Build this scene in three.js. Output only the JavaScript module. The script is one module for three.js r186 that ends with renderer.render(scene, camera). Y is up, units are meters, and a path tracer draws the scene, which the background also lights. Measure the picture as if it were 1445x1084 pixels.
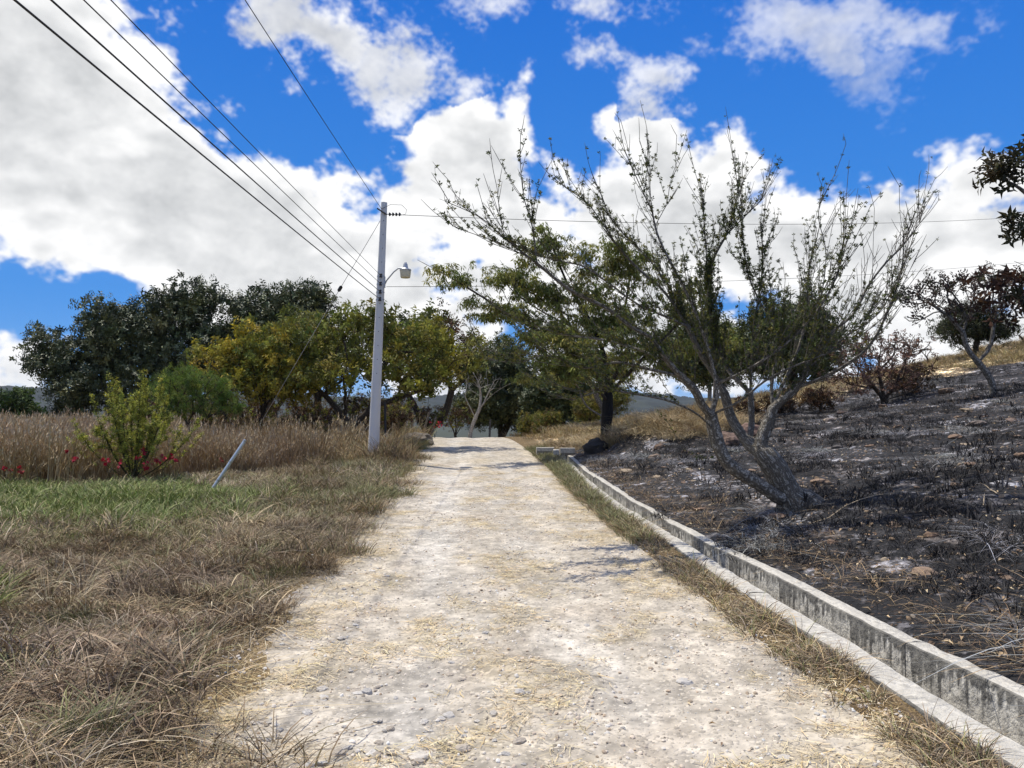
import * as THREE from 'three';
import { mergeGeometries } from 'three/addons/utils/BufferGeometryUtils.js';
import { createNoise2D, createNoise3D } from 'simplex-noise';

// ---------------------------------------------------------------- camera, sky, sun, exposure
const scene = new THREE.Scene();
const camera = new THREE.PerspectiveCamera(53, 1024 / 768, 0.1, 12000);
camera.position.set(0, 1.6, 0);
camera.lookAt(0, 1.6 + 10 * Math.tan(THREE.MathUtils.degToRad(1.74)), -10);
const renderer = new THREE.WebGLRenderer({ antialias: true });
renderer.toneMapping = THREE.LinearToneMapping;
renderer.toneMappingExposure = 1.08;
renderer.shadowMap.enabled = true;

const SUN_DIR = new THREE.Vector3(-0.43, 1.28, -0.36).normalize();
const sun = new THREE.DirectionalLight(new THREE.Color(1.0, 0.94, 0.84), 4.8);
sun.name = 'sun';
sun.position.copy(SUN_DIR).multiplyScalar(80);
sun.target.position.set(0, 0, 0);
sun.castShadow = true;
sun.shadow.mapSize.set(4096, 4096);
Object.assign(sun.shadow.camera, { left: -45, right: 45, top: 45, bottom: -45, near: 1, far: 200 });
scene.add(sun, sun.target);

// ---------------------------------------------------------------- random numbers and noise
function rng(seed) {
  let a = seed >>> 0;
  return () => { a = (a + 0x6d2b79f5) | 0; let t = Math.imul(a ^ (a >>> 15), 1 | a); t = (t + Math.imul(t ^ (t >>> 7), 61 | t)) ^ t; return ((t ^ (t >>> 14)) >>> 0) / 4294967296; };
}
const n2 = createNoise2D(rng(11)), n3 = createNoise3D(rng(12));
const clamp = (x, a = 0, b = 1) => Math.min(b, Math.max(a, x));
const lerp = (a, b, t) => a + (b - a) * t;
const smooth = (a, b, x) => { const t = clamp((x - a) / (b - a)); return t * t * (3 - 2 * t); };
function fbm2(x, y, oct = 4) { let s = 0, a = 0.5; for (let i = 0; i < oct; i++) { s += a * n2(x, y); x = x * 2.03 + 17.1; y = y * 2.03 - 9.7; a *= 0.5; } return s; }
function fbm3(x, y, z, oct = 4, gain = 0.5) { let s = 0, a = 0.5; for (let i = 0; i < oct; i++) { s += a * n3(x, y, z); x = x * 2.07 + 3.1; y = y * 2.07 - 5.3; z = z * 2.07 + 7.7; a *= gain; } return s; }
function table(rows) {                                   // smooth curve through [x, y] rows
  return (x) => {
    const n = rows.length;
    if (x <= rows[0][0]) return rows[0][1];
    if (x >= rows[n - 1][0]) return rows[n - 1][1];
    let i = 0; while (x > rows[i + 1][0]) i++;
    const [x0, y0] = rows[i], [x1, y1] = rows[i + 1], h = x1 - x0, t = (x - x0) / h;
    const m0 = i ? (y1 - rows[i - 1][1]) / (x1 - rows[i - 1][0]) : (y1 - y0) / h, m1 = i < n - 2 ? (rows[i + 2][1] - y0) / (rows[i + 2][0] - x0) : (y1 - y0) / h;
    const t2 = t * t, t3 = t2 * t;
    return (2 * t3 - 3 * t2 + 1) * y0 + (t3 - 2 * t2 + t) * h * m0 + (-2 * t3 + 3 * t2) * y1 + (t3 - t2) * h * m1;
  };
}

// ---------------------------------------------------------------- sky: deep blue air with cumulus; masses by azimuth and elevation in degrees
function makeSky() {
  const W = 4096, H = 2048, data = new Float32Array(W * H * 4);
  // [azimuth, elevation, radius across, radius up, tilt, density]
  const masses = [
    [-33.6, 18.8, 9.5, 9.9, -20, 1], [-24.4, 13.4, 12.7, 6.0, -32, 1], [-15.1, 10.3, 10.8, 5.6, -28, 1], [-29.8, 12.4, 7.9, 3.2, -8, 1],
    [-15.1, 25.4, 9.8, 3.2, -14, 0.9], [-9.3, 23.8, 5.1, 3.9, -40, 0.85], [-4.1, 22.0, 2.1, 2.6, 0, 0.8],
    [-3.8, 14.2, 7.9, 6.8, 0, 1], [-1.7, 19.0, 4.2, 3.7, -20, 1], [-8.5, 14.0, 4.4, 3.4, 0, 1], [-6.4, 7.0, 15.6, 5.8, 0, 1],
    [8.9, 22.8, 4.1, 2.0, -28, 0.75], [10.8, 15.4, 6.4, 5.4, -10, 1], [13.6, 16.7, 4.2, 3.1, -28, 1], [14.3, 10.8, 9.9, 6.1, 0, 1],
    [27.6, 10.4, 8.7, 4.9, 0, 1], [28.4, 13.8, 3.5, 1.9, 0, 1], [22.4, 13.2, 3.8, 2.4, 0, 1], [33.1, 10.7, 4.4, 3.1, 0, 1],
    [23.3, 25.0, 9.3, 2.9, -8, 0.5], [25.0, 21.6, 3.9, 2.1, -30, 0.3], [2.5, 28.3, 8.9, 1.6, 0, 0.7], [-32.9, 1.8, 3.6, 1.6, 0, 1],
    [14.3, 4.3, 25.7, 3.6, 0, 1], [-17.5, 6.0, 7.2, 3.0, 0, 1], [-48, 14, 14, 9, -10, 1], [46, 9, 11, 5, 0, 1], [48, 24, 8, 4, 15, 0.6],
  ];
  const gaps = [
    [-31.5, 6.3, 6.2, 2.3, -6], [0.0, 3.9, 1.8, 2.9, 0], [17.5, 6.0, 1.6, 1.4, 0], [-14.1, 20.3, 6.7, 1.5, -30], [-19.9, 22.8, 5.4, 1.3, -42],
    [-9.5, 17.6, 2.4, 1.6, -10], [-10.6, 14.0, 1.1, 0.8, -30], [3.8, 21.8, 3.3, 6.4, 22], [22.8, 1.5, 2.7, 0.9, 0], [-4.3, 9.4, 0.9, 0.6, 0],
  ];
  const prep = (list) => list.map(([a, e, ra, re, t, w = 1]) => ({ a, e, ra, re, c: Math.cos(t * Math.PI / 180), s: Math.sin(t * Math.PI / 180), w, r: Math.sqrt(ra * re) }));
  const M = prep(masses), G = prep(gaps);
  const q = (m, az, el) => { const x = az - m.a, y = el - m.e, u = (x * m.c + y * m.s) / m.ra, v = (-x * m.s + y * m.c) / m.re; return Math.sqrt(u * u + v * v); };
  const out = [0, 0];
  function body(az, el, dx, dy, dz) {                   // [signed reach in degrees, strongest density]
    // away from the named masses the same kind of broken cover goes on all round
    let best = 7 * (fbm3(dx * 2.2 + 9, dy * 3.4, dz * 2.2, 3) + 0.16), w = 0.9;
    const named = Math.max(smooth(62, 52, Math.abs(az)) * smooth(36, 28.5, el), 0);
    best = lerp(best, -5, named);
    for (const m of M) { if (Math.abs(az - m.a) > 3.2 * m.ra + 8) continue; const s = (1 - q(m, az, el)) * m.r; if (s > best) { best = s; w = m.w; } }
    for (const m of G) { const s = (q(m, az, el) - 1) * m.r; if (s < best) best = s; }
    out[0] = best; out[1] = w;
  }
  const D = Math.PI / 180;
  for (let row = 0; row < H; row++) {
    const el = ((row + 0.5) / H - 0.5) * 180, cy = Math.cos(el * D), dy = Math.sin(el * D);
    for (let col = 0; col < W; col++) {
      const o = (row * W + col) * 4;
      if (el < -1) { data[o] = 0.32; data[o + 1] = 0.34; data[o + 2] = 0.33; data[o + 3] = 1; continue; }
      const phi = ((col + 0.5) / W - 0.5) * 2 * Math.PI, dx = Math.cos(phi) * cy, dz = Math.sin(phi) * cy, az = Math.atan2(dx, -dz) / D;
      // air
      const t = Math.pow(clamp(el / 32), 0.75);
      let r = lerp(0.080, 0.015, t), g = lerp(0.34, 0.145, t), b = lerp(0.82, 0.61, t);
      const low = Math.exp(-Math.max(el, 0) / 3.0); r = lerp(r, 0.42, low * 0.75); g = lerp(g, 0.62, low * 0.75); b = lerp(b, 0.86, low * 0.75);
      // cloud
      const wx = n3(dx * 9, dy * 12, dz * 9), wy = n3(dx * 9 + 31, dy * 12, dz * 9);
      const vx = n3(dx * 27, dy * 30, dz * 27), vy = n3(dx * 27 + 13, dy * 30, dz * 27);
      const az2 = az + wx * 1.9 + vx * 0.75, el2 = el + wy * 1.5 + vy * 0.65;
      body(az2, el2, dx, dy, dz);
      const reach = out[0], w = out[1];
      if (reach > -4.5) {
        const fx = dx * 11, fy = dy * 15, fz = dz * 11;
        const big = fbm3(fx, fy, fz, 4, 0.5), fine = fbm3(fx * 7.3, fy * 7.3, fz * 7.3, 4, 0.55);
        const thin = w < 0.95;
        const dens = reach * 0.42 + (thin ? 0.12 : 0.42) + big * 1.15 + fine * (thin ? 0.55 : 0.30);
        const alpha = smooth(0, thin ? 1.5 : 0.85, dens) * lerp(w, 1, smooth(1.2, 2.6, dens) * 0.35);
        if (alpha > 0.002) {
          const sunny = big - fbm3(fx - 0.30, fy + 0.75, fz - 0.15, 3, 0.5);
          const thick = smooth(0.4, 5.0, reach + big * 1.5 + fbm3(dx * 5, dy * 13, dz * 5, 3) * 5.5);
          let c = 0.99 + sunny * 0.15 - thick * 0.27 + fine * 0.045;
          c = clamp(c, 0.56, 1.0);
          const cool = clamp((0.95 - c) * 1.3);
          r = lerp(r, c * lerp(1, 0.93, cool), alpha); g = lerp(g, c * lerp(1, 0.975, cool), alpha); b = lerp(b, c * lerp(1, 1.02, cool), alpha);
        }
      }
      data[o] = r; data[o + 1] = g; data[o + 2] = b; data[o + 3] = 1;
    }
  }
  const t = new THREE.DataTexture(data, W, H, THREE.RGBAFormat, THREE.FloatType);
  t.mapping = THREE.EquirectangularReflectionMapping; t.magFilter = t.minFilter = THREE.LinearFilter; t.needsUpdate = true;
  return t;
}
const skyTexture = makeSky();
scene.background = skyTexture;
scene.environment = skyTexture;

// ---------------------------------------------------------------- helpers for things
const taken = new Map();
function numbered(name) { const n = taken.get(name) ?? 0; taken.set(name, n + 1); return n ? name + '_' + String(n).padStart(3, '0') : name; }
function tag(o, label, category, group, kind) {
  if (label) o.userData.label = label;
  if (category) o.userData.category = category;
  if (group) o.userData.group = group;
  if (kind) o.userData.kind = kind;
  return o;
}
const lit = (o) => { o.castShadow = o.receiveShadow = true; return o; };
function part(name, geometry, material, parent) { const m = lit(new THREE.Mesh(geometry, material)); m.name = name; parent.add(m); return m; }
function thing(name, label, category, pos = [0, 0, 0], group) { const g = new THREE.Group(); g.name = numbered(name); g.position.set(...pos); scene.add(g); return tag(g, label, category, group); }
function structure(name, geometry, material, label) { const m = lit(new THREE.Mesh(geometry, material)); m.name = numbered(name); m.userData.kind = 'structure'; if (label) m.userData.label = label; scene.add(m); return m; }
const std = (o) => new THREE.MeshStandardMaterial({ roughness: 0.9, ...o });
const rgb = (r, g, b) => new THREE.Color().setRGB(r, g, b);

// a tapering tube through points; returns positions / normals / uv / index appended to a collector
class Collect {
  constructor() { this.p = []; this.n = []; this.u = []; this.i = []; }
  tube(pts, radii, seg, cap = true, wob = 0) {
    const t = new THREE.Vector3(), nrm = new THREE.Vector3(), bin = new THREE.Vector3(), prev = new THREE.Vector3(), v = new THREE.Vector3();
    let along = 0; const start = this.p.length / 3, circ = Math.max(1, Math.round(radii[0] * 6.28 / 0.3));
    for (let k = 0; k < pts.length; k++) {
      t.subVectors(pts[Math.min(k + 1, pts.length - 1)], pts[Math.max(k - 1, 0)]).normalize();
      if (!k) { nrm.set(Math.abs(t.y) < 0.9 ? 0 : 1, Math.abs(t.y) < 0.9 ? 1 : 0, 0).cross(t).normalize(); } else { nrm.addScaledVector(t, -nrm.dot(t)).normalize(); along += pts[k].distanceTo(pts[k - 1]); }
      bin.crossVectors(t, nrm);
      for (let s = 0; s <= seg; s++) {
        const a = s / seg * Math.PI * 2, c = Math.cos(a), d = Math.sin(a);
        v.set(nrm.x * c + bin.x * d, nrm.y * c + bin.y * d, nrm.z * c + bin.z * d);
        const r = radii[k] * (wob ? 1 + wob * n3(pts[k].x * 2.3 + c * 0.8, pts[k].y * 2.3 + d * 0.8, pts[k].z * 2.3) : 1);
        this.p.push(pts[k].x + v.x * r, pts[k].y + v.y * r, pts[k].z + v.z * r); this.n.push(v.x, v.y, v.z); this.u.push(s / seg * circ, along * 3.2);
      }
    }
    const R = seg + 1;
    for (let k = 0; k < pts.length - 1; k++) for (let s = 0; s < seg; s++) { const a = start + k * R + s, b = a + 1, c = a + R, d = c + 1; this.i.push(a, b, c, b, d, c); }
    if (cap) for (const [k, w] of [[0, 1], [pts.length - 1, 0]]) {
      const c0 = this.p.length / 3; this.p.push(pts[k].x, pts[k].y, pts[k].z); const dir = w ? -1 : 1;
      t.subVectors(pts[Math.min(k + 1, pts.length - 1)], pts[Math.max(k - 1, 0)]).normalize().multiplyScalar(dir); this.n.push(t.x, t.y, t.z); this.u.push(0, 0);
      for (let s = 0; s < seg; s++) { const a = start + k * R + s; if (w) this.i.push(c0, a + 1, a); else this.i.push(c0, a, a + 1); }
    }
    return this;
  }
  get empty() { return !this.i.length; }
  geometry() {
    const g = new THREE.BufferGeometry();
    g.setAttribute('position', new THREE.Float32BufferAttribute(this.p, 3)); g.setAttribute('normal', new THREE.Float32BufferAttribute(this.n, 3)); g.setAttribute('uv', new THREE.Float32BufferAttribute(this.u, 2)); g.setIndex(this.i);
    return g;
  }
}
const V = (x, y, z) => new THREE.Vector3(x, y, z);

// ---------------------------------------------------------------- computed textures
function texture(size, paint, srgb = true) {              // paint(i, j) -> [r, g, b] 0..1
  const d = new Uint8Array(size * size * 4);
  for (let j = 0; j < size; j++) for (let i = 0; i < size; i++) { const c = paint(i, j), o = (j * size + i) * 4; d[o] = clamp(c[0]) * 255; d[o + 1] = clamp(c[1]) * 255; d[o + 2] = clamp(c[2]) * 255; d[o + 3] = 255; }
  const t = new THREE.DataTexture(d, size, size); t.wrapS = t.wrapT = THREE.RepeatWrapping; t.magFilter = THREE.LinearFilter; t.minFilter = THREE.LinearMipmapLinearFilter; t.generateMipmaps = true;
  if (srgb) t.colorSpace = THREE.SRGBColorSpace; t.needsUpdate = true; return t;
}
// tileable noise: 4-D like blend of four shifted copies
function tileNoise(size, freq, oct, seed) {
  const out = new Float32Array(size * size), lat = [];
  for (let o = 0; o < oct; o++) { const f = freq << o, r = rng(seed + o * 7), a = new Float32Array(f * f); for (let k = 0; k < f * f; k++) a[k] = r() * 2 - 1; lat.push([f, a]); }
  for (let j = 0; j < size; j++) for (let i = 0; i < size; i++) {
    let s = 0, amp = 0.5;
    for (const [f, a] of lat) {
      const x = i / size * f, y = j / size * f, x0 = Math.floor(x), y0 = Math.floor(y), tx = x - x0, ty = y - y0, sx = tx * tx * (3 - 2 * tx), sy = ty * ty * (3 - 2 * ty), x1 = (x0 + 1) % f, y1 = (y0 + 1) % f;
      s += amp * lerp(lerp(a[y0 * f + x0], a[y0 * f + x1], sx), lerp(a[y1 * f + x0], a[y1 * f + x1], sx), sy); amp *= 0.55;
    }
    out[j * size + i] = s;
  }
  return out;
}
// small stones scattered on a tile: height of the stone under each texel and a tone for it
function tileStones(size, count, rMin, rMax, seed) {
  const h = new Float32Array(size * size), tone = new Float32Array(size * size), r = rng(seed);
  for (let k = 0; k < count; k++) {
    const x = r() * size, y = r() * size, rad = rMin + (rMax - rMin) * Math.pow(r(), 3), asp = 0.6 + r() * 0.4, th = r() * 3.14, c = Math.cos(th), s = Math.sin(th), tn = r(), R = Math.ceil(rad) + 1, ph = r() * 6;
    for (let j = -R; j <= R; j++) for (let i = -R; i <= R; i++) {
      const u = (i * c + j * s) / rad, v = (-i * s + j * c) / (rad * asp), a = Math.atan2(v, u), lim = 1 + 0.13 * Math.sin(a * 3 + ph) + 0.08 * Math.sin(a * 5 + ph * 2), d = Math.sqrt(u * u + v * v) / lim;
      if (d < 1) { const o = ((Math.floor(y) + j + size) % size) * size + (Math.floor(x) + i + size) % size, hh = Math.sqrt(1 - d * d) * (0.4 + 0.6 * rad / rMax); if (hh > h[o]) { h[o] = hh; tone[o] = tn; } }
    }
  }
  return { h, tone };
}
const S = 1024;
const fineN = tileNoise(S, 32, 5, 5), midN = tileNoise(S, 6, 5, 9);
const grit = tileStones(S, 16000, 1.0, 7, 21);
const roadMap = texture(S, (i, j) => {
  const o = j * S + i, n = fineN[o] * 0.20 + midN[o] * 0.14; let c = 0.72 + n;
  if (grit.h[o] > 0.05) c = lerp(c, 0.58 + grit.tone[o] * 0.32, 0.75);
  return [c * 1.01, c * 0.985, c * 0.925];
});
const roadBump = texture(S, (i, j) => { const o = j * S + i, v = 0.35 + fineN[o] * 0.25 + midN[o] * 0.15 + grit.h[o] * 0.4; return [v, v, v]; }, false);
function strands(size, n, back, colors, lenMin, lenMax, wid, seed) {     // dry stalks lying criss-cross on a tile
  const cv = document.createElement('canvas'); cv.width = cv.height = size; const g = cv.getContext('2d'), r = rng(seed);
  g.fillStyle = back; g.fillRect(0, 0, size, size); g.lineCap = 'round';
  for (let k = 0; k < n; k++) {
    const x = r() * size, y = r() * size, a = r() * 6.283, l = lenMin + (lenMax - lenMin) * r(), b = (r() - 0.5) * 0.9; g.strokeStyle = colors[Math.floor(r() * colors.length)]; g.lineWidth = wid * (0.5 + r());
    for (const ox of [-size, 0, size]) for (const oy of [-size, 0, size]) { if (x + ox < -l || x + ox > size + l || y + oy < -l || y + oy > size + l) continue; g.beginPath(); g.moveTo(x + ox, y + oy); g.quadraticCurveTo(x + ox + Math.cos(a) * l / 2, y + oy + Math.sin(a) * l / 2, x + ox + Math.cos(a + b) * l, y + oy + Math.sin(a + b) * l); g.stroke(); }
  }
  const t = new THREE.CanvasTexture(cv); t.wrapS = t.wrapT = THREE.RepeatWrapping; t.colorSpace = THREE.SRGBColorSpace; return t;
}
const thatchMap = strands(S, 9000, '#4c3f2c', ['#6f5f44', '#8a7859', '#5c4e36', '#9c8a68', '#4a3d2a', '#776a4a', '#675c3f'], 15, 70, 2.4, 31);
const charGrit = tileStones(S, 1600, 2, 12, 77), charStraw = tileNoise(S, 48, 4, 61), ashN = tileNoise(S, 5, 6, 67);
const charMap = texture(S, (i, j) => {
  const o = j * S + i, ash = smooth(0.02, 0.5, ashN[o] + fineN[o] * 0.6);
  let c = 0.10 + 0.10 * Math.max(0, charStraw[o] + 0.15) + ash * 0.36 + Math.max(0, fineN[o]) * 0.14 - 0.02, w = 0;
  if (charGrit.h[o] > 0.1 && charGrit.tone[o] > 0.55) { c = 0.22 + charGrit.tone[o] * 0.18; w = 1; }
  return w ? [c * 1.18, c * 0.98, c * 0.78] : [c * 1.0, c * 0.99, c * 1.0];
});
const charBump = texture(S, (i, j) => { const o = j * S + i, v = 0.4 + fineN[o] * 0.35 + charStraw[o] * 0.25 + charGrit.h[o] * 0.35; return [v, v, v]; }, false);
const concreteMap = (() => {                              // u along, v round the profile: 0..0.4 face, 0.4..0.6 top, 0.6..1 back; dark growth hangs in tongues below the top edge
  const streak = tileNoise(S, 24, 4, 91), wide = tileNoise(S, 5, 4, 93);
  return texture(S, (i, j) => {
    const o = j * S + i, v = j / S; let c = 0.72 + fineN[o] * 0.16 + midN[o] * 0.12, k = 0;
    if (v < 0.42) { const row = Math.floor(S * 0.5) * S + i, hang = 0.06 + 0.20 * Math.max(0, streak[row] + wide[row] * 1.2 + 0.12); const depth = (0.42 - v); k = smooth(0.03, -0.05, depth - hang + fineN[o] * 0.06) * (0.45 + 0.5 * clamp(wide[row] + 0.4)); k = Math.max(k, smooth(0.32, 0.42, 0.42 - v + wide[o] * 0.08) * 0.4 * clamp(0.5 + wide[row])); } else k = smooth(0.1, 0.6, midN[o] + fineN[o] * 0.5) * 0.25;
    c *= 1 - 0.6 * clamp(k); return [c * 1.01, c * 0.985, c * 0.92];
  });
})();
const concreteBump = texture(S, (i, j) => { const o = j * S + i, v = 0.5 + fineN[o] * 0.5 + midN[o] * 0.25 - (grit.h[o] > 0.3 ? 0.15 : 0); return [v, v, v]; }, false);
const barkN = tileNoise(512, 9, 5, 41), barkF = tileNoise(512, 24, 4, 43), barkR = tileNoise(512, 12, 4, 45);
const barkTex = (dark, mid, pale, amount) => texture(512, (i, j) => {
  const o = j * 512 + i, ridge = barkR[(j >> 2) * 512 + i] * 0.6 + barkF[o] * 0.5, lich = 0.8 * smooth(amount - 0.1, amount + 0.4, barkN[o] + barkF[o] * 0.5), t = clamp(0.5 + ridge);
  return [0, 1, 2].map((k) => lerp(lerp(dark[k], mid[k], t), pale[k], lich));
});
const barkBump = texture(512, (i, j) => { const o = j * 512 + i, v = 0.5 + barkR[(j >> 3) * 512 + i] * 0.5 + barkF[o] * 0.4; return [v, v, v]; }, false);

// ---------------------------------------------------------------- the lie of the land (d = metres ahead of the start point, -z)
const roadEdge = table([[-60, -1.0], [-8, -1.2], [3.4, -1.42], [7.7, -1.9], [14, -2.28], [20, -2.6], [33, -3.72], [45, -5.5], [70, -11], [130, -30]]);
const roadL = (d) => roadEdge(d) + 0.13 * n2(d * 0.75, 51) + 0.07 * n2(d * 2.6, 52) + 0.03 * n2(d * 7.5, 53);   // the verge eats raggedly into the road
const roadR = table([[-60, 3.4], [-8, 2.4], [3.4, 1.85], [7.7, 1.52], [14, 1.15], [20, 0.92], [33, -0.2], [45, -2], [70, -7.5], [130, -26]]);
const lipX = table([[-60, 6.6], [-8, 3.0], [3.4, 2.19], [8.5, 1.83], [10.4, 1.71], [12.7, 1.53], [17, 1.4], [23, 1.3], [33, 0.6], [45, -1], [70, -6], [130, -24]]);
const wallX = table([[-60, 7.6], [-8, 3.9], [4, 2.67], [8.06, 2.236], [10.3, 2.02], [13, 1.83], [17, 1.66], [22.6, 1.56], [33, 1.0], [45, -0.5], [70, -5.5], [130, -23.5]]);
const WALL_END = 22.6;
const roadY = table([[-60, -1.2], [-20, -0.1], [-8, 0], [8, 0], [20, 0.1], [28, 0.24], [33, 0.28], [38, 0.1], [45, -0.5], [60, -2.2], [130, -13]]);
const leftY = table([[-60, -1.2], [-20, -0.1], [-8, 0.02], [8, 0], [15, -0.04], [22, 0.0], [35, 0.02], [50, -0.7], [60, -1.8], [130, -12]]);
const fallOff = (x, d) => -0.0035 * (Math.max(0, d - 60) ** 2 + Math.max(0, -34 - x) ** 2 + Math.max(0, x - 48) ** 2 + Math.max(0, -30 - d) ** 2);
function hill(x, d) {
  const u = Math.max(0, x - wallX(d) - 0.15); if (!u) return 0;
  const uu = u < 22 ? u : 22 + 12 * (1 - Math.exp(-(u - 22) / 12));
  let h = 0.06 + 0.166 * uu + 0.0012 * uu * uu;
  h -= 0.0045 * Math.max(0, d - 27) ** 1.7 * smooth(0, 8, u);
  h += 0.78 * Math.exp(-(((x - 4.3) / 1.7) ** 2 + ((d - 20.6) / 2.0) ** 2)) * smooth(0, 1.4, u);
  h += (0.10 * fbm2(x * 0.35, d * 0.35, 3) + 0.05 * fbm2(x * 1.7, d * 1.7, 3)) * smooth(0, 1.2, u);
  return h * smooth(-40, -14, d) + 0;
}
function groundY(x, d) {
  const L = roadL(d), R = roadR(d); let y;
  if (x < L) { y = lerp(roadY(d), leftY(d), smooth(0, 3, L - x)) + 0.05 * smooth(0, 0.5, L - x) + 0.09 * fbm2(x * 0.3, d * 0.3, 3) * smooth(0, 2, L - x) + 0.03 * fbm2(x * 2, d * 2, 2) * smooth(0, 0.5, L - x); }
  else if (x > R) y = roadY(d) + hill(x, d) + 0.015 * fbm2(x * 3, d * 3, 2) * smooth(0, 0.2, x - R) + 0.03 * smooth(0, 0.25, x - R) * (d > WALL_END ? 1 : 0.3);
  else { const t = (x - L) / (R - L); y = roadY(d) + roadRelief(x, d, t); }
  return Math.max(-28, y + fallOff(x, d));
}
function roadRelief(x, d, t) {
  const e = smooth(0, 0.08, t) * smooth(1, 0.92, t), rut = -0.030 * (Math.exp(-(((t - 0.31) / 0.10) ** 2)) + Math.exp(-(((t - 0.66) / 0.10) ** 2)));
  return e * (rut + 0.022 * fbm2(x * 0.9, d * 0.7, 3) + 0.010 * fbm2(x * 4.5, d * 4.5, 3) + 0.004 * fbm2(x * 19, d * 19, 2));
}
const G = (x, d) => groundY(x, d);

// rows and columns that are fine near the viewer and coarse far off
function spaced(from, to, fine, start, grow) { const out = []; let x = from; while (x < to) { out.push(x); x += Math.max(fine, fine + (Math.abs(x) - start) * grow * (Math.abs(x) > start ? 1 : 0)); } out.push(to); return out; }
function sheet(name, rows, cols, x, y, tint, material, label, tile) {
  const p = [], u = [], c = [], ix = [], n = cols.length;
  for (const d of rows) for (const t of cols) { const X = x(t, d); p.push(X, y(X, d), -d); u.push(X / tile, d / tile); c.push(...tint(X, d)); }
  for (let j = 0; j < rows.length - 1; j++) for (let i = 0; i < n - 1; i++) { const a = j * n + i; ix.push(a, a + 1, a + n, a + 1, a + n + 1, a + n); }
  const g = new THREE.BufferGeometry(); g.setAttribute('position', new THREE.Float32BufferAttribute(p, 3)); g.setAttribute('uv', new THREE.Float32BufferAttribute(u, 2)); g.setAttribute('color', new THREE.Float32BufferAttribute(c, 3)); g.setIndex(ix); g.computeVertexNormals();
  return structure(name, g, material, label);
}
const rowsNear = [...spaced(-60, -8, 1.5, 999, 0), ...spaced(-8, 1.8, 0.35, 999, 0).slice(1), ...spaced(1.8, 130, 0.035, 6, 0.012).slice(1)];
const rowsMid = [...spaced(-60, -8, 1.5, 999, 0), ...spaced(-8, 1.8, 0.4, 999, 0).slice(1), ...spaced(1.8, 130, 0.09, 12, 0.02).slice(1)];
const away = (max, fine, grow) => { const o = [0]; let s = fine; while (o[o.length - 1] < max) { o.push(o[o.length - 1] + s); s *= grow; } return o; };

// dust, straw and bare earth differ in colour over the road
const strawOn = (x, d) => { const t = (x - roadL(d)) / (roadR(d) - roadL(d)); return clamp(smooth(0.02, 0.34, fbm2(x * 0.9 + 40, d * 0.55, 4) + 0.24 * Math.exp(-(((t - 0.5) / 0.12) ** 2)) + 0.55 * smooth(0.80, 0.97, t) + 0.35 * smooth(0.24, 0.03, t) + 0.5 * Math.exp(-(((x + 0.75) / 0.4) ** 2 + ((d - 3.6) / 0.35) ** 2)) - 0.12)); };
const dustOn = (x, d) => { const t = (x - roadL(d)) / (roadR(d) - roadL(d)), m = t + 0.05 * n2(d * 0.25, 7); return clamp(Math.max(Math.exp(-(((m - 0.33) / 0.10) ** 2)) * smooth(-0.35, 0.35, fbm2(x * 0.8, d * 0.28 + 9, 3)), Math.exp(-(((m - 0.64) / 0.085) ** 2)) * 0.8 * smooth(-0.2, 0.4, fbm2(x * 0.8 + 20, d * 0.28, 3)))); };
const roadTint = (x, d) => {
  const s = strawOn(x, d), w = dustOn(x, d), n = 1 + 0.16 * fbm2(x * 1.6, d * 1.6, 4) + 0.10 * fbm2(x * 9, d * 9, 3), brown = smooth(0.12, 0.45, fbm2(x * 0.7 - 13, d * 0.45 + 3, 4));
  let c = [0.80, 0.75, 0.685]; c = c.map((v, k) => lerp(v, [0.72, 0.63, 0.53][k], brown * 0.5)); c = c.map((v, k) => lerp(v, [0.80, 0.71, 0.54][k], s * 0.45)); c = c.map((v, k) => lerp(v, [0.94, 0.925, 0.915][k], w * 0.85));
  return c.map((v) => v * n);
};
const roadMat = std({ map: roadMap, bumpMap: roadBump, bumpScale: 0.012, vertexColors: true, roughness: 0.97 });
sheet('road', rowsNear, [...Array(97)].map((_, i) => i / 96), (t, d) => lerp(roadL(d) - 0.02, roadR(d) + 0.02, t), G, roadTint, roadMat, 'pale unpaved dirt road with stones and straw', 2.6);

const thatchMat = std({ map: thatchMap, bumpMap: roadBump, bumpScale: 0.02, vertexColors: true, roughness: 1 });
const leftTint = (x, d) => { const n = 0.92 + 0.3 * fbm2(x * 0.6, d * 0.6, 4); const e = smooth(0.55, 0.0, roadL(d) - x + 0.45 * fbm2(x * 3, d * 3, 3)); return [n * lerp(0.95, 2.1, e), n * lerp(0.88, 2.05, e), n * lerp(0.75, 1.9, e)]; };
sheet('verge_ground', rowsMid, away(125, 0.07, 1.045).reverse().map((v) => -v), (t, d) => roadL(d) + t, G, leftTint, thatchMat, 'dry thatch covered ground beside the dirt road', 1.1);
sheet('kerb_verge', rowsMid, [...Array(9)].map((_, i) => i / 8), (t, d) => lerp(roadR(d), lipX(d) + 0.06, t), G, (x, d) => { const n = 0.95 + 0.3 * fbm2(x * 3, d * 3, 3); return [n * 1.15, n * 1.05, n * 0.85]; }, thatchMat, 'narrow strip of dry ground along the concrete drain', 1.1);

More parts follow.
